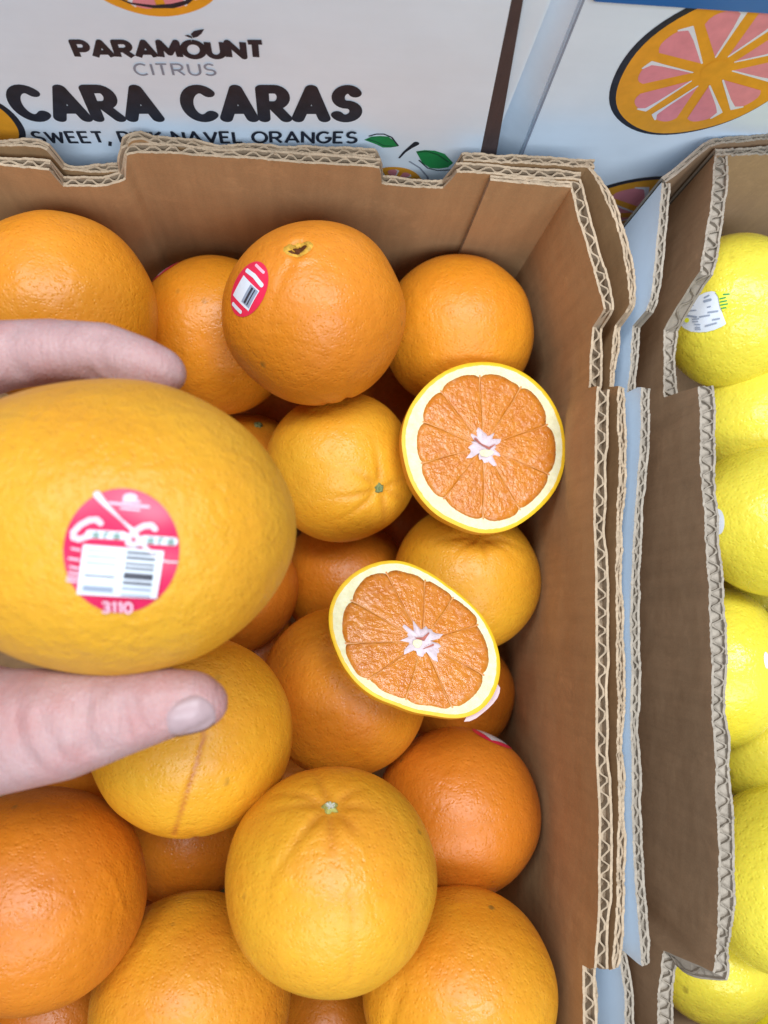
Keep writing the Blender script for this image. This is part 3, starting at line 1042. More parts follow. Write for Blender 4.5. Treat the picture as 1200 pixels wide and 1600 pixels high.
ORG['L'] = orange(520, 1370, 165, 0.1967, OR_MID, OR_YEL, 'large golden orange with a pale stem star and radiating folds', 10, stem=(516, 1254), dimple=0.055, grooves=8, stem_size=0.0026, stem_col=STEM_PALE, lo=0.22, hi=0.62, flat=1.0,
                  scars=[([(548, 1400), (552, 1450), (550, 1500), (545, 1530)], 0.035, 0.010, 0.12)])
ORG['M'] = orange(715, 1267, 127, 0.122, OR_RED, OR_DEEP, 'dark orange against the right wall with a sticker on its far shoulder', 11, stem=(0.2, -0.2, -0.95), lo=0.3, hi=0.7)
ORG['N'] = orange(717, 1545, 150, 0.1652, OR_MID, OR_YEL, 'yellow-flushed orange cut off at the bottom edge beside the right wall', 12, stem=(0.3, -0.6, -0.6), scars=[([(622, 1545), (612, 1580), (606, 1620)], 0.07, 0.02, 0.0)])
ORG['O'] = orange(300, 1560, 155, 0.1507, OR_DEEP, OR_YEL, 'orange cut off at the bottom edge left of the large golden one', 13, stem=(-0.3, -0.6, -0.6), lo=0.3, hi=0.7)
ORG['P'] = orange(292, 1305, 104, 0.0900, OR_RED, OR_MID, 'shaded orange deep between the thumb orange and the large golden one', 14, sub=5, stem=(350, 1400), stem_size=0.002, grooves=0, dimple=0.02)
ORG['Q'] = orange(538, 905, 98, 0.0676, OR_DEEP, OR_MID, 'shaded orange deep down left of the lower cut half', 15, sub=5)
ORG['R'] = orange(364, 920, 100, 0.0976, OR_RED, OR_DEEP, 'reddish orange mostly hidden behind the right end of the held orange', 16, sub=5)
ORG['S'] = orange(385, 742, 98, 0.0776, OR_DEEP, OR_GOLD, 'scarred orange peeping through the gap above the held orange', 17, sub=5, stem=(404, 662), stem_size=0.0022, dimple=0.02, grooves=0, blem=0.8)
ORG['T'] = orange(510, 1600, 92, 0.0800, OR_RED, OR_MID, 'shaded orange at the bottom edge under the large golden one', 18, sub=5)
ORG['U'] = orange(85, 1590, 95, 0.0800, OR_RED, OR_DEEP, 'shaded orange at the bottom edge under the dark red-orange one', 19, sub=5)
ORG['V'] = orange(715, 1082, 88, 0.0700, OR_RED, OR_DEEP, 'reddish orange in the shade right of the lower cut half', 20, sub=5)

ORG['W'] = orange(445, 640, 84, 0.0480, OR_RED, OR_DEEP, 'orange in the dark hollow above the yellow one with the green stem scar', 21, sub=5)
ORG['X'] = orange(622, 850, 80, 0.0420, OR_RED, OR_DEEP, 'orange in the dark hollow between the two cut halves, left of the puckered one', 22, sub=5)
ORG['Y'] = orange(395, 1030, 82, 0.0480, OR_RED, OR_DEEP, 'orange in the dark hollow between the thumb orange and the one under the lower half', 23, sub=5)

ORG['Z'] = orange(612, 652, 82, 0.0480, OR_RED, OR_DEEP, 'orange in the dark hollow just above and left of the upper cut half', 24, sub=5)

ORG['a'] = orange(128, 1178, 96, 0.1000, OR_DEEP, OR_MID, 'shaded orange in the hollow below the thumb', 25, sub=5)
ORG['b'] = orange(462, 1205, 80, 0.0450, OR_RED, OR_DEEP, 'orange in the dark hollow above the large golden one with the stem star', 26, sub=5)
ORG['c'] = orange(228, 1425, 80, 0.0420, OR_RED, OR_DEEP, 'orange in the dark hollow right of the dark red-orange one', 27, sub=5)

# the orange in the hand
hm = peel_mat('held_orange_peel', (0.68, 0.28, 0.016), (0.70, 0.355, 0.020), 33, 0.42, pore=700, bumpd=0.0006, lo=0.3, hi=0.66, blem=0.35, pebble=1.35)
HELD = fruit('orange', 174, 822, 226, 0.275, hm, 'large yellow-orange fruit held in the hand with a round red sticker', 'orange', G_, stem=(-0.9, 0.1, -0.3), stem_size=0, dimple=0.0, grooves=0,
             long=CR * 1.0 + CU * -0.06, stretch=1.27, sub=7, seed=33, lump=0.009, flat=1.0)

# ------------------------------------------------------------------ lemons
LG = 'lemons heaped in the carton'


def lemon(u, v, r, z, label, seed, long, st=1.16, c1=(0.70, 0.57, 0.040), c2=(0.80, 0.68, 0.070), **kw):
    m = peel_mat('lemon_peel', c1, c2, seed, 0.26, pore=560, bumpd=0.0004, mark=(0.5, 0.4, 0.05), blem=0.4)
    return fruit('lemon', u, v, r, z, m, label, 'lemon', LG, seed=seed, long=long, stretch=st, tip=0.10, lump=0.008, **kw)


LEM = {}
LEM['a'] = lemon(1146, 487, 112, 0.150, 'topmost lemon with a white sticker showing through the notch', 41, (0.3, 1, 0.1), 1.05)
LEM['b'] = lemon(1190, 660, 100, 0.135, 'lemon between the stickered topmost one and the one with a half hidden sticker', 42, (1, 0.5, 0.2))
LEM['c'] = lemon(1212, 815, 117, 0.160, 'lemon with a small white sticker half hidden by the carton edge', 43, (1, -0.2, 0.0))
LEM['d'] = lemon(1114, 1045, 108, 0.124, 'lemon pressed against the carton wall under the half hidden sticker', 44, (0.2, 1, 0.2), 1.14)
LEM['e'] = lemon(1220, 1170, 92, 0.105, 'shaded lemon deep between two brighter ones', 45, (1, 0.4, 0.1), sub=5)
LEM['f'] = lemon(1222, 1368, 124, 0.160, 'big glossy lemon low in the carton', 46, (0.4, 1, 0.0), 1.12)
LEM['g'] = lemon(1112, 1496, 92, 0.118, 'lemon showing under the end of the raised flap', 47, (1, -0.5, 0.0))
LEM['h'] = lemon(1232, 1565, 84, 0.100, 'dull lemon at the bottom edge of the photo', 48, (1, 0.3, 0.3), c1=(0.60, 0.50, 0.015), c2=(0.66, 0.58, 0.02), sub=5)
LEM['i'] = lemon(1270, 590, 76, 0.120, 'lemon at the right edge beside the topmost one', 49, (0.5, 1, 0.0), sub=5)
LEM['j'] = lemon(1268, 1010, 76, 0.120, 'lemon at the right edge beside the pressed one', 50, (0.5, 1, 0.0), sub=5)


LEM['k'] = lemon(1190, 935, 80, 0.085, 'shaded lemon deep behind the half hidden sticker', 51, (0.5, 1, 0.0), sub=5)

# ------------------------------------------------------------------ stickers
def sticker_disc(pr, rx, ry, m, rings=8, cut=None):
    pr.ell(0, 0, rx, ry, m, 0, 56, rings)


# on the held orange
o, c, r, bvh = HELD
hitd = ray(191, 861).normalized()
hit, nor, _, _ = bvh.ray_cast(CAM - c, hitd)
kk = depth(c + hit) / FPX
nview = (-hitd)
fm = on_surface(HELD, nview, hit)


def hx(px, py):                  # pixels of the photograph's sticker -> metres round its middle
    return ((80 + px / 5.4545 - 191) * kk, -(740 + py / 5.4545 - 861) * kk)


st = Print(fm, 0.00022, 0.00002)
st.ell(0, 0, 86.5 * kk, 98 * kk, FILM_RED, 0, 72, 12)
so1 = st.build('sticker', o, 'round red sticker with barcode and 3110', True)
pr = Print(fm, 0.00030, 0.000018)
x, y = hx(665, 205)
pr.ell(x, y, 11 * kk, 7 * kk, FILM_PINK, 0, 24, 2)
pr.stroke([hx(610, 235), hx(740, 240)], 4 * kk, FILM_PINK)
pr.stroke([hx(500, 252), hx(660, 270), hx(815, 282)], 4 * kk, FILM_PINK)
pr.stroke([hx(590, 298), hx(740, 312)], 3 * kk, FILM_PINK)
# script lettering
for sx, sy in ((0, 0), (440, 45)):
    loop = [(430 + sx, 425 + sy), (400 + sx, 395 + sy), (340 + sx, 400 + sy), (270 + sx, 440 + sy), (215 + sx, 500 + sy), (215 + sx, 545 + sy), (260 + sx, 560 + sy), (330 + sx, 535 + sy), (350 + sx, 510 + sy)]
    pr.stroke([hx(*q) for q in loop], 8.5 * kk, FILM_WHITE)
    pr.stroke([hx(*q) for q in loop], 5.6 * kk, FILM_GREY)
    ln = 270 if sx == 0 else 240
    pr.stroke([hx(345 + sx, 515 + sy), hx(345 + sx + ln, 530 + sy)], 12.5 * kk, FILM_WHITE)
    # small "ara": each letter a bowl and a stem, r a hook
    for k, chx in enumerate((375, 465, 540)):
        bx, by = chx + sx, 520 + sy + k * 5
        if k == 1:
            pr.stroke([hx(bx, by + 22), hx(bx + 2, by - 16), hx(bx + 28, by - 16)], 3.2 * kk, FILM_GREEN)
        else:
            pr.stroke([hx(*q) for q in arc(bx + 16, by + 4, 17, 17, 0, 340, 12)], 3.2 * kk, FILM_GREEN)
            pr.stroke([hx(bx + 35, by - 14), hx(bx + 37, by + 22)], 3.2 * kk, FILM_GREEN)
# barcode
A, B, C_, D_ = (300, 600), (945, 655), (895, 1060), (250, 1015)
pr.quad(hx(*A), hx(*B), hx(*C_), hx(*D_), FILM_WHITE, 10)


def bar(f0, f1, g, th, m):
    def at(f, gg):
        t = (f * (B[0] - A[0]) + A[0] + gg * (D_[0] - A[0]), f * (B[1] - A[1]) + A[1] + gg * (D_[1] - A[1]))
        return hx(*t)
    pr.quad(at(f0, g), at(f1, g), at(f1, g + th), at(f0, g + th), m, 6)


for g, th, m in ((0.09, 0.03, BAR_PALE), (0.20, 0.04, BAR_PALE), (0.33, 0.045, BAR_PALE), (0.45, 0.03, BAR_PALE), (0.58, 0.04, BAR), (0.80, 0.12, BAR_PALE)):
    bar(0.06, 0.44, g, th, m)
for g, th, m in ((0.06, 0.05, BAR), (0.16, 0.055, BAR), (0.28, 0.045, BAR), (0.37, 0.05, BAR), (0.48, 0.13, BAR), (0.66, 0.055, BAR), (0.78, 0.05, BAR_PALE), (0.92, 0.03, BAR_PALE)):
    bar(0.54, 0.91, g, th, m)
# PLU number and the small marks up the left side
t0, t1 = hx(452, 1165), hx(692, 1172)
text(pr, '3110', t0[0], t0[1], t1[0], t1[1], 15.5 * kk, 4.2 * kk, FILM_PINK, gap=0.26, cap_round=False)
for yy, x0_, x1_ in ((640, 215, 275), (720, 195, 270), (790, 205, 262), (835, 195, 265), (870, 185, 262), (900, 180, 250)):
    pr.stroke([hx(x0_, yy - 8), hx(x1_, yy + 4)], 3.6 * kk, FILM_PINK)
pr.build('sticker_print', so1, None, True)
cr = Print(fm, 0.00055, 0)  # raised crease in the film, its bright glare put into the colour
cr.stroke([hx(*q) for q in [(400, 185), (440, 235), (480, 280), (540, 340), (600, 400), (660, 455), (700, 490), (740, 560), (800, 630), (860, 690), (920, 735), (990, 748), (1060, 750)]], 9 * kk, FILM_GLARE, True, 0.0006,
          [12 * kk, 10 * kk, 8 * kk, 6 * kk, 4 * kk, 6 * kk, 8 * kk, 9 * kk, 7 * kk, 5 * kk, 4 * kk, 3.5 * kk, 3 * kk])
cr.build('sticker_crease_glare', so1, None, True)


def red_sticker(info, n, rx, ry, rot, detail):
    o = info[0]
    f = on_surface(info, n)
    cs, sn = math.cos(rot), math.sin(rot)
    f2 = lambda a, b, h: f(a * cs - b * sn, a * sn + b * cs, h)
    p = Print(f2, 0.00022, 0.00002)
    p.ell(0, 0, rx, ry, FILM_RED_B, 0, 48, 8)
    s_ = p.build('sticker', o, None, True)
    p = Print(f2, 0.0003, 0.00002)
    if detail:
        p.quad((-rx * .62, -ry * .56), (rx * .66, -ry * .56), (rx * .66, ry * .24), (-rx * .62, ry * .24), FILM_WHITE, 8)
        p.quad((rx * .08, -ry * .48), (rx * .62, -ry * .48), (rx * .62, ry * .20), (rx * .08, ry * .20), BAR_PALE, 4)
        p.quad((rx * .22, -ry * .44), (rx * .34, -ry * .44), (rx * .34, ry * .16), (rx * .22, ry * .16), BAR, 3)
        p.quad((rx * .42, -ry * .44), (rx * .48, -ry * .44), (rx * .48, ry * .16), (rx * .42, ry * .16), BAR, 3)
        p.stroke([(-rx * .60, ry * .44), (0, ry * .50), (rx * .60, ry * .44)], ry * .15, FILM_WHITE)
        p.stroke([(-rx * .34, -ry * .78), (rx * .30, -ry * .78)], ry * .13, FILM_WHITE)
        p.stroke([(-rx * .3, ry * .80), (rx * .3, ry * .80)], ry * .10, FILM_PINK)
        p.build('sticker_print', s_, None, True)
    else:
        p.quad((-rx * .6, -ry * .6), (rx * .6, -ry * .6), (rx * .6, ry * .5), (-rx * .6, ry * .5), FILM_WHITE, 6)
        p.build('sticker_print', s_, None, True)


red_sticker(ORG['C'], sph_dir(ORG['C'][1], ORG['C'][2], 384, 450), 0.0098, 0.0115, -0.75, True)
red_sticker(ORG['B'], sph_dir(ORG['B'][1], ORG['B'][2], 268, 420) * 0.8 + Vector((-0.45, 0.5, -0.1)), 0.0098, 0.0115, 0.6, False)
red_sticker(ORG['M'], sph_dir(ORG['M'][1], ORG['M'][2], 772, 1160) * 0.9 + Vector((0.25, 0.45, -0.18)), 0.0095, 0.011, -0.9, False)

# lemon stickers
o, c, r, bvh = LEM['a']
hitd = ray(1092, 490).normalized()
hit, nor, _, _ = bvh.ray_cast(CAM - c, hitd)
kl = depth(c + hit) / FPX
fl = on_surface(LEM['a'], -hitd, hit)
lx = lambda px, py: ((1040 + px / 10.909 - 1092) * kl, -(430 + py / 10.909 - 490) * kl)
p = Print(fl, 0.0002, 0.00002)
p.poly([lx(*q) for q in [(245, 700), (270, 620), (330, 530), (420, 440), (520, 370), (640, 310), (740, 290), (790, 300), (850, 400), (880, 520), (930, 640), (1010, 820), (940, 870), (840, 920), (720, 955), (600, 965), (470, 955), (360, 905), (290, 840), (250, 770)]], FILM_WHITE, 6)
ls = p.build('sticker', o, 'white sticker with small grey print', True)
p = Print(fl, 0.00028, 0.00002)
for x0_, y0_, x1_, y1_, wv_ in ((640, 455, 730, 430, 4), (370, 530, 470, 520, 1.6), (640, 395, 700, 360, 2.5), (400, 610, 520, 600, 2), (700, 550, 740, 540, 2), (720, 635, 860, 615, 2.6), (400, 690, 540, 710, 2.6), (590, 710, 740, 680, 2.2), (480, 750, 580, 740, 1.6),
                                (800, 755, 900, 735, 2.2), (490, 790, 570, 785, 1.6), (520, 830, 610, 835, 1.6), (540, 880, 610, 880, 1.6), (540, 912, 620, 910, 1.6), (700, 855, 860, 805, 2)):
    p.stroke([lx(x0_, y0_), lx(x1_, y1_)], wv_ * kl, BAR_PALE)
x, y = lx(395, 765)
p.ell(x, y, 3.6 * kl, 3.6 * kl, FILM_YELLOW, 0, 16, 2)
p.poly([lx(*q) for q in [(795, 310), (900, 300), (1000, 310), (1060, 350), (1020, 420), (1060, 500), (1010, 560), (940, 620), (900, 560), (870, 460), (850, 380)]], FILM_YELLOW, 3)
for q in ([(880, 420), (960, 400)], [(890, 470), (980, 450)], [(900, 520), (1000, 500)], [(920, 570), (980, 560)], [(930, 350), (1010, 345)]):
    p.stroke([lx(*k) for k in q], 2.2 * kl, INK_GREEN)
p.build('sticker_print', ls, None, True)
for key, u_, v_, rx_, ry_ in (('c', 1131, 815, 10, 19), ('d', 1194, 1032, 4, 12)):
    o, c, r, bvh = LEM[key]
    n_ = sph_dir(c, r, u_, v_)
    kq = depth(c + n_ * r) / FPX
    f = on_surface(LEM[key], n_)
    p = Print(f, 0.0002, 0.00002)
    p.ell(0, 0, rx_ * kq * 1.15, ry_ * kq * 1.05, FILM_WHITE, 0, 32, 5)
    s_ = p.build('sticker', o, None, True)
    if key == 'c':
        p = Print(f, 0.0003, 0.00002)
        p.ell(-2 * kq, 2 * kq, 3 * kq, 3.5 * kq, FILM_YELLOW, 0, 16, 2)
        p.build('sticker_print', s_, None, True)


# ------------------------------------------------------------------ cut halves
def pulp_mat(name, seed):
    s = NT(name)
    co = s.n('TexCoord').outputs['UV']
    # juice sacs: cells stretched along the radius (u = round, v = outwards)
    mp = s.n('Mapping'); mp.inputs['Scale'].default_value = (150, 16, 1); mp.inputs['Location'].default_value = (seed, seed * 2, 0)
    s.l(co, mp.inputs['Vector'])
    wob = s.n('TexNoise'); wob.inputs['Scale'].default_value = 4; s.l(co, wob.inputs['Vector'])
    va = s.n('VectorMath', operation='MULTIPLY_ADD'); s.l(wob.outputs['Color'], va.inputs[0]); va.inputs[1].default_value = (7, 2.5, 0); s.l(mp.outputs[0], va.inputs[2])
    vo = s.n('TexVoronoi'); vo.inputs['Scale'].default_value = 0.5; s.l(va.outputs[0], vo.inputs['Vector'])
    vd = s.n('TexVoronoi', feature='DISTANCE_TO_EDGE'); vd.inputs['Scale'].default_value = 0.5; s.l(va.outputs[0], vd.inputs['Vector'])
    edge = s.ramp(vd.outputs['Distance'], [(0.0, 1.0), (0.09, 0.0)])
    cell = s.ramp(s.math('FRACT', s.math('MULTIPLY', vo.outputs['Color'], 1.0)), [(0.0, (0.48, 0.135, 0.009)), (0.55, (0.56, 0.180, 0.014)), (1.0, (0.62, 0.240, 0.030))])
    ob = s.coords()
    big = s.ramp(s.noise(ob, 75, 3, 0.6), [(0.3, (0.46, 0.122, 0.008)), (0.7, (0.60, 0.210, 0.022))])
    base = s.mix(0.42, big, cell)
    base = s.mix(s.math('MULTIPLY', edge, 0.12), base, (0.62, 0.26, 0.08))
    strk = s.ramp(s.noise(co, 1.0, 4, 0.7, 0.5, (95, 4.5, 1)), [(0.52, 0.0), (0.74, 0.6)])
    base = s.mix(strk, base, (0.66, 0.30, 0.11))
    pale = s.ramp(s.noise(ob, 120, 4, 0.7), [(0.55, 0.0), (0.74, 0.55)])
    base = s.mix(pale, base, (0.68, 0.36, 0.21))
    s.color(base)
    s.set(Roughness=0.20)
    s.b.inputs['Specular IOR Level'].default_value = 0.38
    s.b.inputs['Subsurface Weight'].default_value = 0.25
    s.b.inputs['Subsurface Radius'].default_value = (1, 0.4, 0.15)
    s.b.inputs['Subsurface Scale'].default_value = 0.003
    b = s.bump(vd.outputs['Distance'], 0.25, 0.0005)
    s.normal(s.bump(s.noise(ob, 420, 3, 0.6), 0.6, 0.0009, b))
    return s.m


def pith_mat():
    s = NT('pith')
    co = s.coords()
    s.color(s.ramp(s.noise(co, 300, 4, 0.6), [(0.3, (0.66, 0.59, 0.33)), (0.7, (0.76, 0.70, 0.46))]))
    s.set(Roughness=0.6)
    s.b.inputs['Subsurface Weight'].default_value = 0.2
    s.b.inputs['Subsurface Radius'].default_value = (1, 0.8, 0.4)
    s.b.inputs['Subsurface Scale'].default_value = 0.002
    s.normal(s.bump(s.noise(co, 700, 3), 0.4, 0.0005))
    return s.m


PITH = pith_mat()
MEMB = plain('membrane', (0.58, 0.21, 0.05), 0.4, 0.12, 300, 0.0004, 0.4, 500)
MEMB_PALE = plain('pale_membrane', (0.60, 0.25, 0.07), 0.4, 0.15, 300, 0.0004, 0.4, 500)
CORE = plain('core_pith', (0.60, 0.48, 0.50), 0.55, 0.14, 500, 0.0008, 0.3, 600)
CORE_DARK = plain('core_cavity', (0.36, 0.10, 0.07), 0.6, 0.3, 500)
FLAV = plain('flavedo_edge', (0.74, 0.44, 0.012), 0.45, 0.08, 300)


def half(pix_c, z, nrm, outer, pulp, core, angs, dep, label, seed, scale=2.6667, org=(450, 550)):
    toP = lambda q: (org[0] + q[0] / scale, org[1] + q[1] / scale)
    nrm = Vector(nrm).normalized()
    cpos = P(*pix_c, z)
    X = (CR - nrm * CR.dot(nrm)).normalized()
    Y = nrm.cross(X)

    def loc(q):
        d = ray(*toP(q))
        t = (cpos - CAM).dot(nrm) / d.dot(nrm)
        w_ = CAM + d * t - cpos
        return (w_.dot(X), w_.dot(Y))
    NA = 144

    def radial(poly):
        pts = [loc(q) for q in poly]
        aa = [math.atan2(p_[1], p_[0]) for p_ in pts]
        rr = [math.hypot(*p_) for p_ in pts]
        order = np.argsort(aa)
        A = np.array(aa)[order]; Rr = np.array(rr)[order]
        A3 = np.concatenate([A - 2 * np.pi, A, A + 2 * np.pi]); R3 = np.tile(Rr, 3)
        th = np.linspace(-np.pi, np.pi, NA, endpoint=False)
        r_ = np.interp(th, A3, R3)
        r_ = (np.roll(r_, 1) + r_ * 2 + np.roll(r_, -1)) / 4
        return th, r_
    th, ro = radial(outer)
    _, rp = radial(pulp)
    for _ in range(6): ro = (np.roll(ro, 1) + ro * 2 + np.roll(ro, -1)) / 4
    root = empty('orange_half', cpos)
    root.rotation_mode = 'QUATERNION'
    root.rotation_quaternion = Matrix((X, Y, nrm)).transposed().to_quaternion()
    tag(root, label, 'orange half', 'cut orange halves')
    rg = random.Random(seed)
    # peel: bowl below the cut
    V, F_ = [], []
    NB = 26
    lu = [rg.uniform(0, 6.28) for _ in range(4)]
    for k in range(NB + 1):
        t = math.pi / 2 * k / NB
        cs, sn = math.cos(t), math.sin(t)
        for i in range(NA):
            rr = ro[i] * (cs ** 0.92 if cs > 0 else 0) * (1 + 0.035 * math.sin(2 * t))
            rr *= 1 + 0.008 * math.sin(3 * th[i] + lu[0]) * sn
            V.append((rr * math.cos(th[i]), rr * math.sin(th[i]), -dep * sn ** 1.05))
    for k in range(NB):
        for i in range(NA):
            j = (i + 1) % NA
            a_, b_ = k * NA, (k + 1) * NA
            F_.append([a_ + i, b_ + i, b_ + j, a_ + j])
    pm = peel_mat('cut_orange_peel', (0.72, 0.27, 0.015), (0.76, 0.40, 0.02), seed, 0.4)
    me = mesh('peel', V, F_)
    link('peel', me, pm, root, None, True)
    # cut face of the peel: thin flavedo line, then pith, lying a touch below the pulp
    V, F_, MI = [], [], []
    prof = [(1.0, 0.0), (0.985, 0.00025), (0.955, 0.0003), (0.94, 0.0002), (0.88, 0.00005), (0.80, 0.0), (0.74, -0.0001), (0.66, -0.0002), (0.3, -0.0004), (0.02, -0.0005)]
    for q, h in prof:
        for i in range(NA):
            jit = 1 + (rg.uniform(-1, 1) * 0.004 if 0.9 < q < 0.97 else 0)
            V.append((ro[i] * q * jit * math.cos(th[i]), ro[i] * q * jit * math.sin(th[i]), h + rg.uniform(-1, 1) * 0.00003))
    for k in range(len(prof) - 1):
        for i in range(NA):
            j = (i + 1) % NA
            F_.append([k * NA + i, (k + 1) * NA + i, (k + 1) * NA + j, k * NA + j])
            MI.append(0 if k < 2 else 1 if prof[k + 1][0] > 0.72 else 2)
    link('pith', mesh('pith', V, F_, MI), [FLAV, PITH, MEMB], root, None, True)
    # segments
    mats = [pulp_mat('juice_sacs', seed * 7.3 + q) for q in range(2)]
    angs = sorted(math.radians(a_) for a_ in angs)
    cx_, cy_ = loc(core)
    rmean = float(np.mean(rp))
    for k in range(len(angs)):
        a0, a1 = angs[k], angs[(k + 1) % len(angs)]
        if a1 < a0: a1 += 2 * math.pi
        NI, NJ = 22, 12
        V, F_, UV = [], [], []
        for j in range(NJ + 1):
            t = j / NJ
            for i in range(NI + 1):
                s_ = i / NI
                e = abs(2 * s_ - 1)
                a_ = a0 + (a1 - a0) * s_
                ro_ = np.interp((a_ + np.pi) % (2 * np.pi) - np.pi, np.append(th, np.pi), np.append(rp, rp[0]))
                ro_ *= 1.012 - 0.050 * max(0, (e - 0.35) / 0.65) ** 3.0 + rg.uniform(-1, 1) * 0.003 * (j == NJ)
                ri = rmean * (0.10 + 0.05 * math.sin(k * 2.4))
                rr = ri + (ro_ - ri) * t
                gap = 0.00003 * (1 if 0 < j else 1)
                off = (1 - 2 * s_) * 0        # membrane gap: pull both flanks in by a constant width
                px_, py_ = rr * math.cos(a_), rr * math.sin(a_)
                sgn = 1 if s_ < 0.5 else -1
                gw = gap * max(0, (e - 0.7) / 0.3)
                px_ += -math.sin(a_) * gw * sgn; py_ += math.cos(a_) * gw * sgn
                px_ += cx_ * (1 - t); py_ += cy_ * (1 - t)
                h = 0.00022 * (1 - e ** 4) * min(1, (1 - t) * 8 + 0.25) * min(1, t * 5 + 0.1) + 0.00015
                h += rg.uniform(-1, 1) * 0.00010 * (0 < i < NI)
                V.append((px_, py_, h)); UV.append((a_ / (2 * math.pi) + seed, t))
        for j in range(NJ):
            for i in range(NI):
                o_ = j * (NI + 1) + i
                F_.append([o_, o_ + NI + 1, o_ + NI + 2, o_ + 1])
        # skirt down into the pith
        ring = [i for i in range(NI + 1)] + [j * (NI + 1) + NI for j in range(1, NJ + 1)] + [NJ * (NI + 1) + i for i in range(NI - 1, -1, -1)] + [j * (NI + 1) for j in range(NJ - 1, 0, -1)]
        nb = len(V)
        for q in ring:
            V.append((V[q][0], V[q][1], -0.0012)); UV.append(UV[q])
        for q in range(len(ring)):
            q2 = (q + 1) % len(ring)
            F_.append([ring[q], ring[q2], nb + q2, nb + q])
        me = mesh('segment', V, F_)
        uvl = me.uv_layers.new(name='UVMap')
        for lp in me.loops: uvl.data[lp.index].uv = UV[lp.vertex_index]
        link('segment', me, mats[k % 2], root, None, True)
    # thin membranes between the segments
    for k, a_ in enumerate(angs):
        ro_ = np.interp((a_ + np.pi) % (2 * np.pi) - np.pi, np.append(th, np.pi), np.append(rp, rp[0])) * 0.985
        r0_ = rmean * 0.16
        fm_ = Print(lambda x_, y_, h: (x_, y_, h), 0.00026, 0.0)
        q_ = []
        for i in range(9):
            t = i / 8
            rr = r0_ + (ro_ - r0_) * t
            wv_ = 0.05 * math.sin(t * 5 + k * 1.7) * t * (1 - t) * 2
            q_.append((rr * math.cos(a_ + wv_) + cx_ * (1 - t), rr * math.sin(a_ + wv_) + cy_ * (1 - t)))
        fm_.stroke(q_, 0.0004, MEMB_PALE if k % 3 else MEMB, True, 0.00006, [0.0006, 0.0004, 0.0003, 0.00022, 0.0002, 0.0002, 0.00026, 0.0004, 0.0008])
        fm_.build('membrane', root, None, True)
    # ragged white core
    V, F_, MI = [(cx_, cy_, 0.0009)], [], []
    n = 40
    spikes = [math.sin(4 * 2 * math.pi * i / n + seed) * 0.14 + math.sin(9 * 2 * math.pi * i / n + seed * 2) * 0.20 + math.sin(13 * 2 * math.pi * i / n + seed * 5) * 0.16 + rg.uniform(-0.18, 0.18) for i in range(n)]
    for q, h in ((0.45, 0.0011), (0.8, 0.0010), (1.0, 0.0004)):
        for i in range(n):
            t = 2 * math.pi * i / n
            rr = rmean * 0.215 * (1 + spikes[i] * q) * q
            ex = 1.25 if seed % 2 else 1.0
            x_, y_ = rr * ex * math.cos(t), rr * math.sin(t)
            ro2 = -0.5 if seed % 2 else 0.6
            V.append((cx_ + x_ * math.cos(ro2) - y_ * math.sin(ro2), cy_ + x_ * math.sin(ro2) + y_ * math.cos(ro2), h + rg.uniform(-1, 1) * 0.0003))
    for i in range(n): F_.append([0, 1 + i, 1 + (i + 1) % n]); MI.append(0)
    for k in range(2):
        for i in range(n):
            j = (i + 1) % n
            F_.append([1 + k * n + i, 1 + (k + 1) * n + i, 1 + (k + 1) * n + j, 1 + k * n + j]); MI.append(0)
    core_o = link('core', mesh('core', V, F_, MI), [CORE, CORE_DARK], root, None, True)
    pr_ = Print(lambda a_, b_, h: (cx_ + a_, cy_ + b_, h), 0.0016, 0.00003)
    s_ = rmean
    if seed % 2:
        pr_.stroke([(-0.10 * s_, 0.03 * s_), (0.02 * s_, 0.02 * s_), (0.10 * s_, 0.11 * s_)], 0.035 * s_, CORE_DARK, True, 0, [0.01 * s_, 0.05 * s_, 0.02 * s_])
        pr_.stroke([(0.02 * s_, -0.12 * s_), (0.16 * s_, -0.06 * s_)], 0.03 * s_, CORE_DARK, True, 0, [0.01 * s_, 0.03 * s_])
        pr_.ell(-0.07 * s_, -0.05 * s_, 0.07 * s_, 0.06 * s_, PITH, 0.4, 20, 2, 0.08)
    else:
        pr_.stroke([(-0.13 * s_, 0.09 * s_), (-0.05 * s_, 0.02 * s_), (0.06 * s_, -0.03 * s_), (0.15 * s_, 0.03 * s_)], 0.03 * s_, CORE_DARK, True, 0, [0.04 * s_, 0.02 * s_, 0.035 * s_, 0.01 * s_])
        pr_.ell(0.02 * s_, -0.10 * s_, 0.10 * s_, 0.05 * s_, PITH, 0.1, 20, 2, 0.08)
    pr_.build('core_cavity', core_o)
    return root, loc, cpos, X, Y, nrm


G_OUT = [(475, 330), (490, 270), (540, 180), (610, 110), (700, 60), (800, 42), (900, 52), (980, 85), (1060, 150), (1110, 220), (1145, 310), (1155, 400), (1145, 500), (1110, 580), (1050, 650), (990, 700), (920, 740), (850, 755), (780, 752), (700, 720), (620, 680), (560, 620), (510, 540), (485, 450), (473, 380)]
G_PULP = [(540, 360), (560, 290), (575, 230), (620, 175), (655, 140), (720, 105), (800, 97), (880, 100), (935, 130), (990, 150), (1040, 200), (1068, 250), (1075, 290), (1100, 330), (1112, 420), (1095, 500), (1050, 580), (1000, 630), (940, 680), (880, 700), (825, 700), (770, 690), (700, 655), (670, 630), (610, 585), (565, 510), (548, 440)]
H_OUT = [(170, 1080), (185, 1030), (230, 960), (300, 905), (400, 870), (480, 872), (560, 905), (660, 970), (740, 1030), (810, 1100), (850, 1170), (878, 1250), (885, 1330), (870, 1400), (830, 1470), (780, 1510), (720, 1525), (600, 1510), (450, 1470), (350, 1430), (260, 1350), (200, 1240), (172, 1150)]
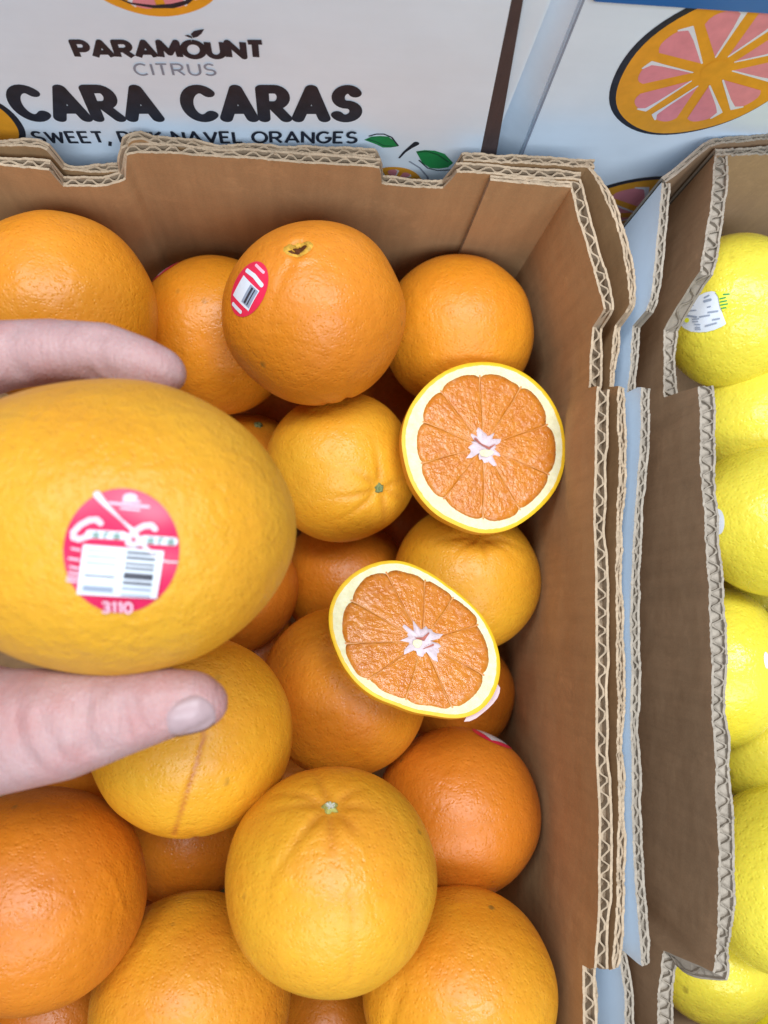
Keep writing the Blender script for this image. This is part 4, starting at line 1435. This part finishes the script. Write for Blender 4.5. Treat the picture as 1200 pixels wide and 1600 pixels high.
H_PULP = [(232, 1180), (235, 1090), (275, 1010), (330, 940), (360, 930), (430, 912), (500, 925), (560, 945), (640, 990), (720, 1050), (785, 1110), (800, 1165), (825, 1220), (832, 1290), (815, 1360), (780, 1420), (720, 1470), (680, 1488), (600, 1470), (450, 1430), (380, 1400), (365, 1380), (300, 1350), (250, 1270)]
GH = half((756, 699), 0.165, (0.10, 0.06, 1), G_OUT, G_PULP, (815, 395), [22, 58, 92, 128, 160, 197, 232, 268, 300, 340], 0.032, 'upper cut half showing pink-orange pulp, next to the right wall', 2)
HH = half((646, 999), 0.190, (0.10, 0.27, 1), H_OUT, H_PULP, (555, 1205), [15, 47, 78, 112, 150, 186, 222, 262, 300, 335], 0.026, 'lower cut half with a flattened upper right side', 3)
# sticker on the flank of the lower half: white flap standing proud at its right
root, loc, cpos, X, Y, nrm = HH
V, F_ = [], []
o0 = [(872, 1376), (888, 1378), (897, 1392), (895, 1412), (886, 1434), (868, 1458), (846, 1480), (822, 1500), (796, 1520), (770, 1532), (745, 1534), (756, 1515), (800, 1490), (840, 1450), (864, 1405)]
pts = []
for q in o0:
    x_, y_ = loc(q)
    pts.append((x_, y_, -0.004))
for h in (0, -0.0004):
    V += [(a_, b_, c_ + h) for a_, b_, c_ in pts]
n = len(pts)
F_ = [list(range(n)), list(range(2 * n - 1, n - 1, -1))] + [[i, n + i, n + (i + 1) % n, (i + 1) % n] for i in range(n)]
link('sticker', mesh('sticker', V, F_), plain('pale_sticker_back', (0.60, 0.44, 0.45), 0.4, 0.05, 200), root)


# ------------------------------------------------------------------ hand
def skin_mat():
    s = NT('skin')
    co = s.coords()
    a = s.ramp(s.noise(co, 45, 4, 0.6), [(0.3, (0.38, 0.215, 0.215)), (0.7, (0.475, 0.300, 0.295))])
    red = s.ramp(s.noise(co, 48, 4, 0.65), [(0.46, 0.0), (0.68, 0.65)])
    a = s.mix(red, a, (0.44, 0.19, 0.18))
    fine = s.noise(co, 900, 3, 0.7)
    a = s.mix(0.12, a, s.ramp(fine, [(0.3, (0.36, 0.20, 0.19)), (0.7, (0.66, 0.47, 0.44))]))
    s.color(a)
    s.set(Roughness=0.5)
    s.b.inputs['Specular IOR Level'].default_value = 0.35
    s.b.inputs['Subsurface Weight'].default_value = 0.25
    s.b.inputs['Subsurface Radius'].default_value = (1.0, 0.35, 0.2)
    s.b.inputs['Subsurface Scale'].default_value = 0.004
    vo = s.n('TexVoronoi', feature='DISTANCE_TO_EDGE')
    vo.inputs['Scale'].default_value = 650
    s.l(co, vo.inputs['Vector'])
    b = s.bump(vo.outputs['Distance'], 0.40, 0.0006)
    wr = s.noise(co, 130, 3, 0.6, 0.4, (2.2, 0.7, 0.7))
    s.normal(s.bump(wr, 0.55, 0.0016, b))
    return s.m


SKIN = skin_mat()
NAIL = plain('nail_plate', (0.40, 0.275, 0.285), 0.42, 0.08, 250, 0, 0.5)

chains = {
    'index': [(-190, 640, .262, .0150), (-75, 580, .252, .0122), (0, 556, .246, .01085), (80, 549, .243, .0099), (160, 553, .242, .0095), (215, 570, .241, .0088), (250, 580, .241, .0074), (262, 584, .241, .0060)],
    'thumb': [(-260, 1010, .262, .021), (-120, 1120, .245, .0200), (0, 1142, .232, .0181), (95, 1131, .227, .0158), (190, 1112, .224, .0122), (255, 1099, .222, .0100), (300, 1097, .222, .0088), (318, 1098, .222, .0070)],
    'middle': [(-240, 690, .272, .0150), (-110, 670, .288, .0110), (20, 700, .293, .0092), (130, 725, .291, .0086), (200, 745, .288, .0070)],
    'ring': [(-260, 790, .276, .0145), (-110, 780, .290, .0104), (30, 800, .292, .0088), (140, 815, .290, .0082), (195, 825, .288, .0066)],
    'little': [(-260, 880, .276, .0135), (-110, 880, .286, .0092), (10, 890, .289, .0078), (90, 900, .288, .0070), (140, 905, .287, .0058)],
    'palm1': [(-190, 640, .262, .0150), (-330, 740, .275, .020), (-520, 880, .285, .024)],
    'palm2': [(-240, 690, .272, .0150), (-380, 800, .280, .020), (-560, 900, .288, .024)],
    'palm3': [(-260, 880, .276, .0135), (-400, 900, .282, .019), (-600, 930, .290, .024)],
    'palm4': [(-260, 1010, .262, .021), (-400, 960, .275, .022), (-600, 930, .288, .024)],
    'web': [(-230, 700, .265, .015), (-250, 850, .270, .017), (-240, 1000, .262, .019)],
    'arm': [(-560, 910, .288, .026), (-800, 980, .30, .028), (-1150, 1080, .32, .034)],
}
bm = bmesh.new()
for nm, ch in chains.items():
    for (a, b) in zip(ch[:-1], ch[1:]):
        pa, pb = Pd(*a[:3]), Pd(*b[:3])
        k = max(2, int((pb - pa).length / 0.0022))
        for j in range(k + (b is ch[-1])):
            t = j / k
            c = pa.lerp(pb, t)
            rr = a[3] + (b[3] - a[3]) * t
            bmesh.ops.create_icosphere(bm, subdivisions=3 if rr < 0.03 else 2, radius=rr, matrix=Matrix.Translation(c))
me = bpy.data.meshes.new('hand')
bm.to_mesh(me); bm.free()
tmp = bpy.data.objects.new('hand', me)
COL.objects.link(tmp)
md = tmp.modifiers.new('r', 'REMESH'); md.mode = 'VOXEL'; md.voxel_size = 0.0011
ms = tmp.modifiers.new('s', 'SMOOTH'); ms.iterations = 14; ms.factor = 0.5
dg = bpy.context.evaluated_depsgraph_get()
hme = bpy.data.meshes.new_from_object(tmp.evaluated_get(dg))
bpy.data.objects.remove(tmp)
hme.name = 'hand'
HV = np.zeros(len(hme.vertices) * 3); hme.vertices.foreach_get('co', HV); HV = HV.reshape(-1, 3)
nn_ = np.zeros(len(hme.vertices) * 3); hme.vertices.foreach_get('normal', nn_); nn_ = nn_.reshape(-1, 3)


def dent(p0, p1, width, dep):
    """a skin crease along p0-p1"""
    global HV
    a_, b_ = np.array(p0), np.array(p1)
    sg = b_ - a_
    t = np.clip(((HV - a_) @ sg) / (sg @ sg), 0, 1)
    d_ = np.linalg.norm(HV - (a_ + t[:, None] * sg), axis=1)
    HV = HV - nn_ * (dep * np.exp(-(d_ / width) ** 2))[:, None]


for u0, v0, u1, v1, dep_, wd_, dd_ in ((118, 1090, 132, 1190, .213, .0018, .0012), (132, 1085, 150, 1185, .213, .0016, .0012), (60, 1120, 100, 1205, .212, .0022, .0012), (20, 1120, 60, 1215, .213, .0024, .0010), (185, 1080, 200, 1150, .212, .0016, .0010), (205, 1085, 222, 1140, .212, .0014, .0010),
                                       (128, 560, 150, 600, .236, .0022, .0007), (140, 520, 146, 560, .234, .0026, .0007), (160, 525, 168, 585, .234, .0020, .0007), (20, 520, 28, 590, .236, .003, .0010)):
    dent(Pd(u0, v0, dep_), Pd(u1, v1, dep_), wd_, dd_)
npx = [(258, 1130), (262, 1112), (278, 1095), (303, 1085), (321, 1089), (334, 1102), (340, 1118), (337, 1134), (320, 1144), (296, 1150), (268, 1154)]
_b = BVHTree.FromPolygons([Vector(x) for x in HV], [list(p_.vertices) for p_ in hme.polygons])
_r = []
for x_, y_ in npx:
    h_, n_, _, _ = _b.ray_cast(CAM, ray(x_, y_).normalized())
    if h_ is None: h_, n_, _, _ = _b.find_nearest(Pd(x_, y_, .215))
    _r.append(h_)
for k_ in range(len(_r)):
    if k_ in (3, 4, 5, 6): continue
    dent(_r[k_], _r[(k_ + 1) % len(_r)], 0.0009, 0.0005)
hme.vertices.foreach_set('co', HV.ravel())
hme.update()
hme.materials.clear()
hand = link('hand', hme, SKIN, None, None, True)
tag(hand, 'bare hand gripping the large stickered orange between thumb and index finger', 'hand')
hbv = BVHTree.FromPolygons([Vector(x) for x in HV], [list(p_.vertices) for p_ in hme.polygons])
# thumbnail: a curved plate let into the thumb
cu = sum(p_[0] for p_ in npx) / len(npx); cv = sum(p_[1] for p_ in npx) / len(npx)
V, F_ = [], []
NN, NR = 44, 8
ring = []
for i in range(NN):
    t = i / NN * len(npx)
    k = int(t); f = t - k
    p0, p1, p2, p3 = [npx[(k + q) % len(npx)] for q in (-1, 0, 1, 2)]
    ring.append(tuple(0.5 * ((2 * p1[m]) + (-p0[m] + p2[m]) * f + (2 * p0[m] - 5 * p1[m] + 4 * p2[m] - p3[m]) * f * f + (-p0[m] + 3 * p1[m] - 3 * p2[m] + p3[m]) * f ** 3) for m in (0, 1)))
for j in range(NR + 1):
    q = 1 - j / (NR + 0.001)
    for x_, y_ in ring:
        u_, v_ = cu + (x_ - cu) * q, cv + (y_ - cv) * q
        h_, n_, _, _ = hbv.ray_cast(CAM, ray(u_, v_).normalized())
        if h_ is None: h_, n_, _, _ = hbv.find_nearest(Pd(u_, v_, .215))
        lift = -0.0003 if j == 0 else 0.00015 + 0.00035 * (1 - q * q)
        V.append(h_ + n_ * lift)
for j in range(NR):
    for i in range(NN):
        a_, b_ = j * NN, (j + 1) * NN
        F_.append([a_ + i, a_ + (i + 1) % NN, b_ + (i + 1) % NN, b_ + i])
link('thumbnail', mesh('thumbnail', V, F_), NAIL, hand, None, True)
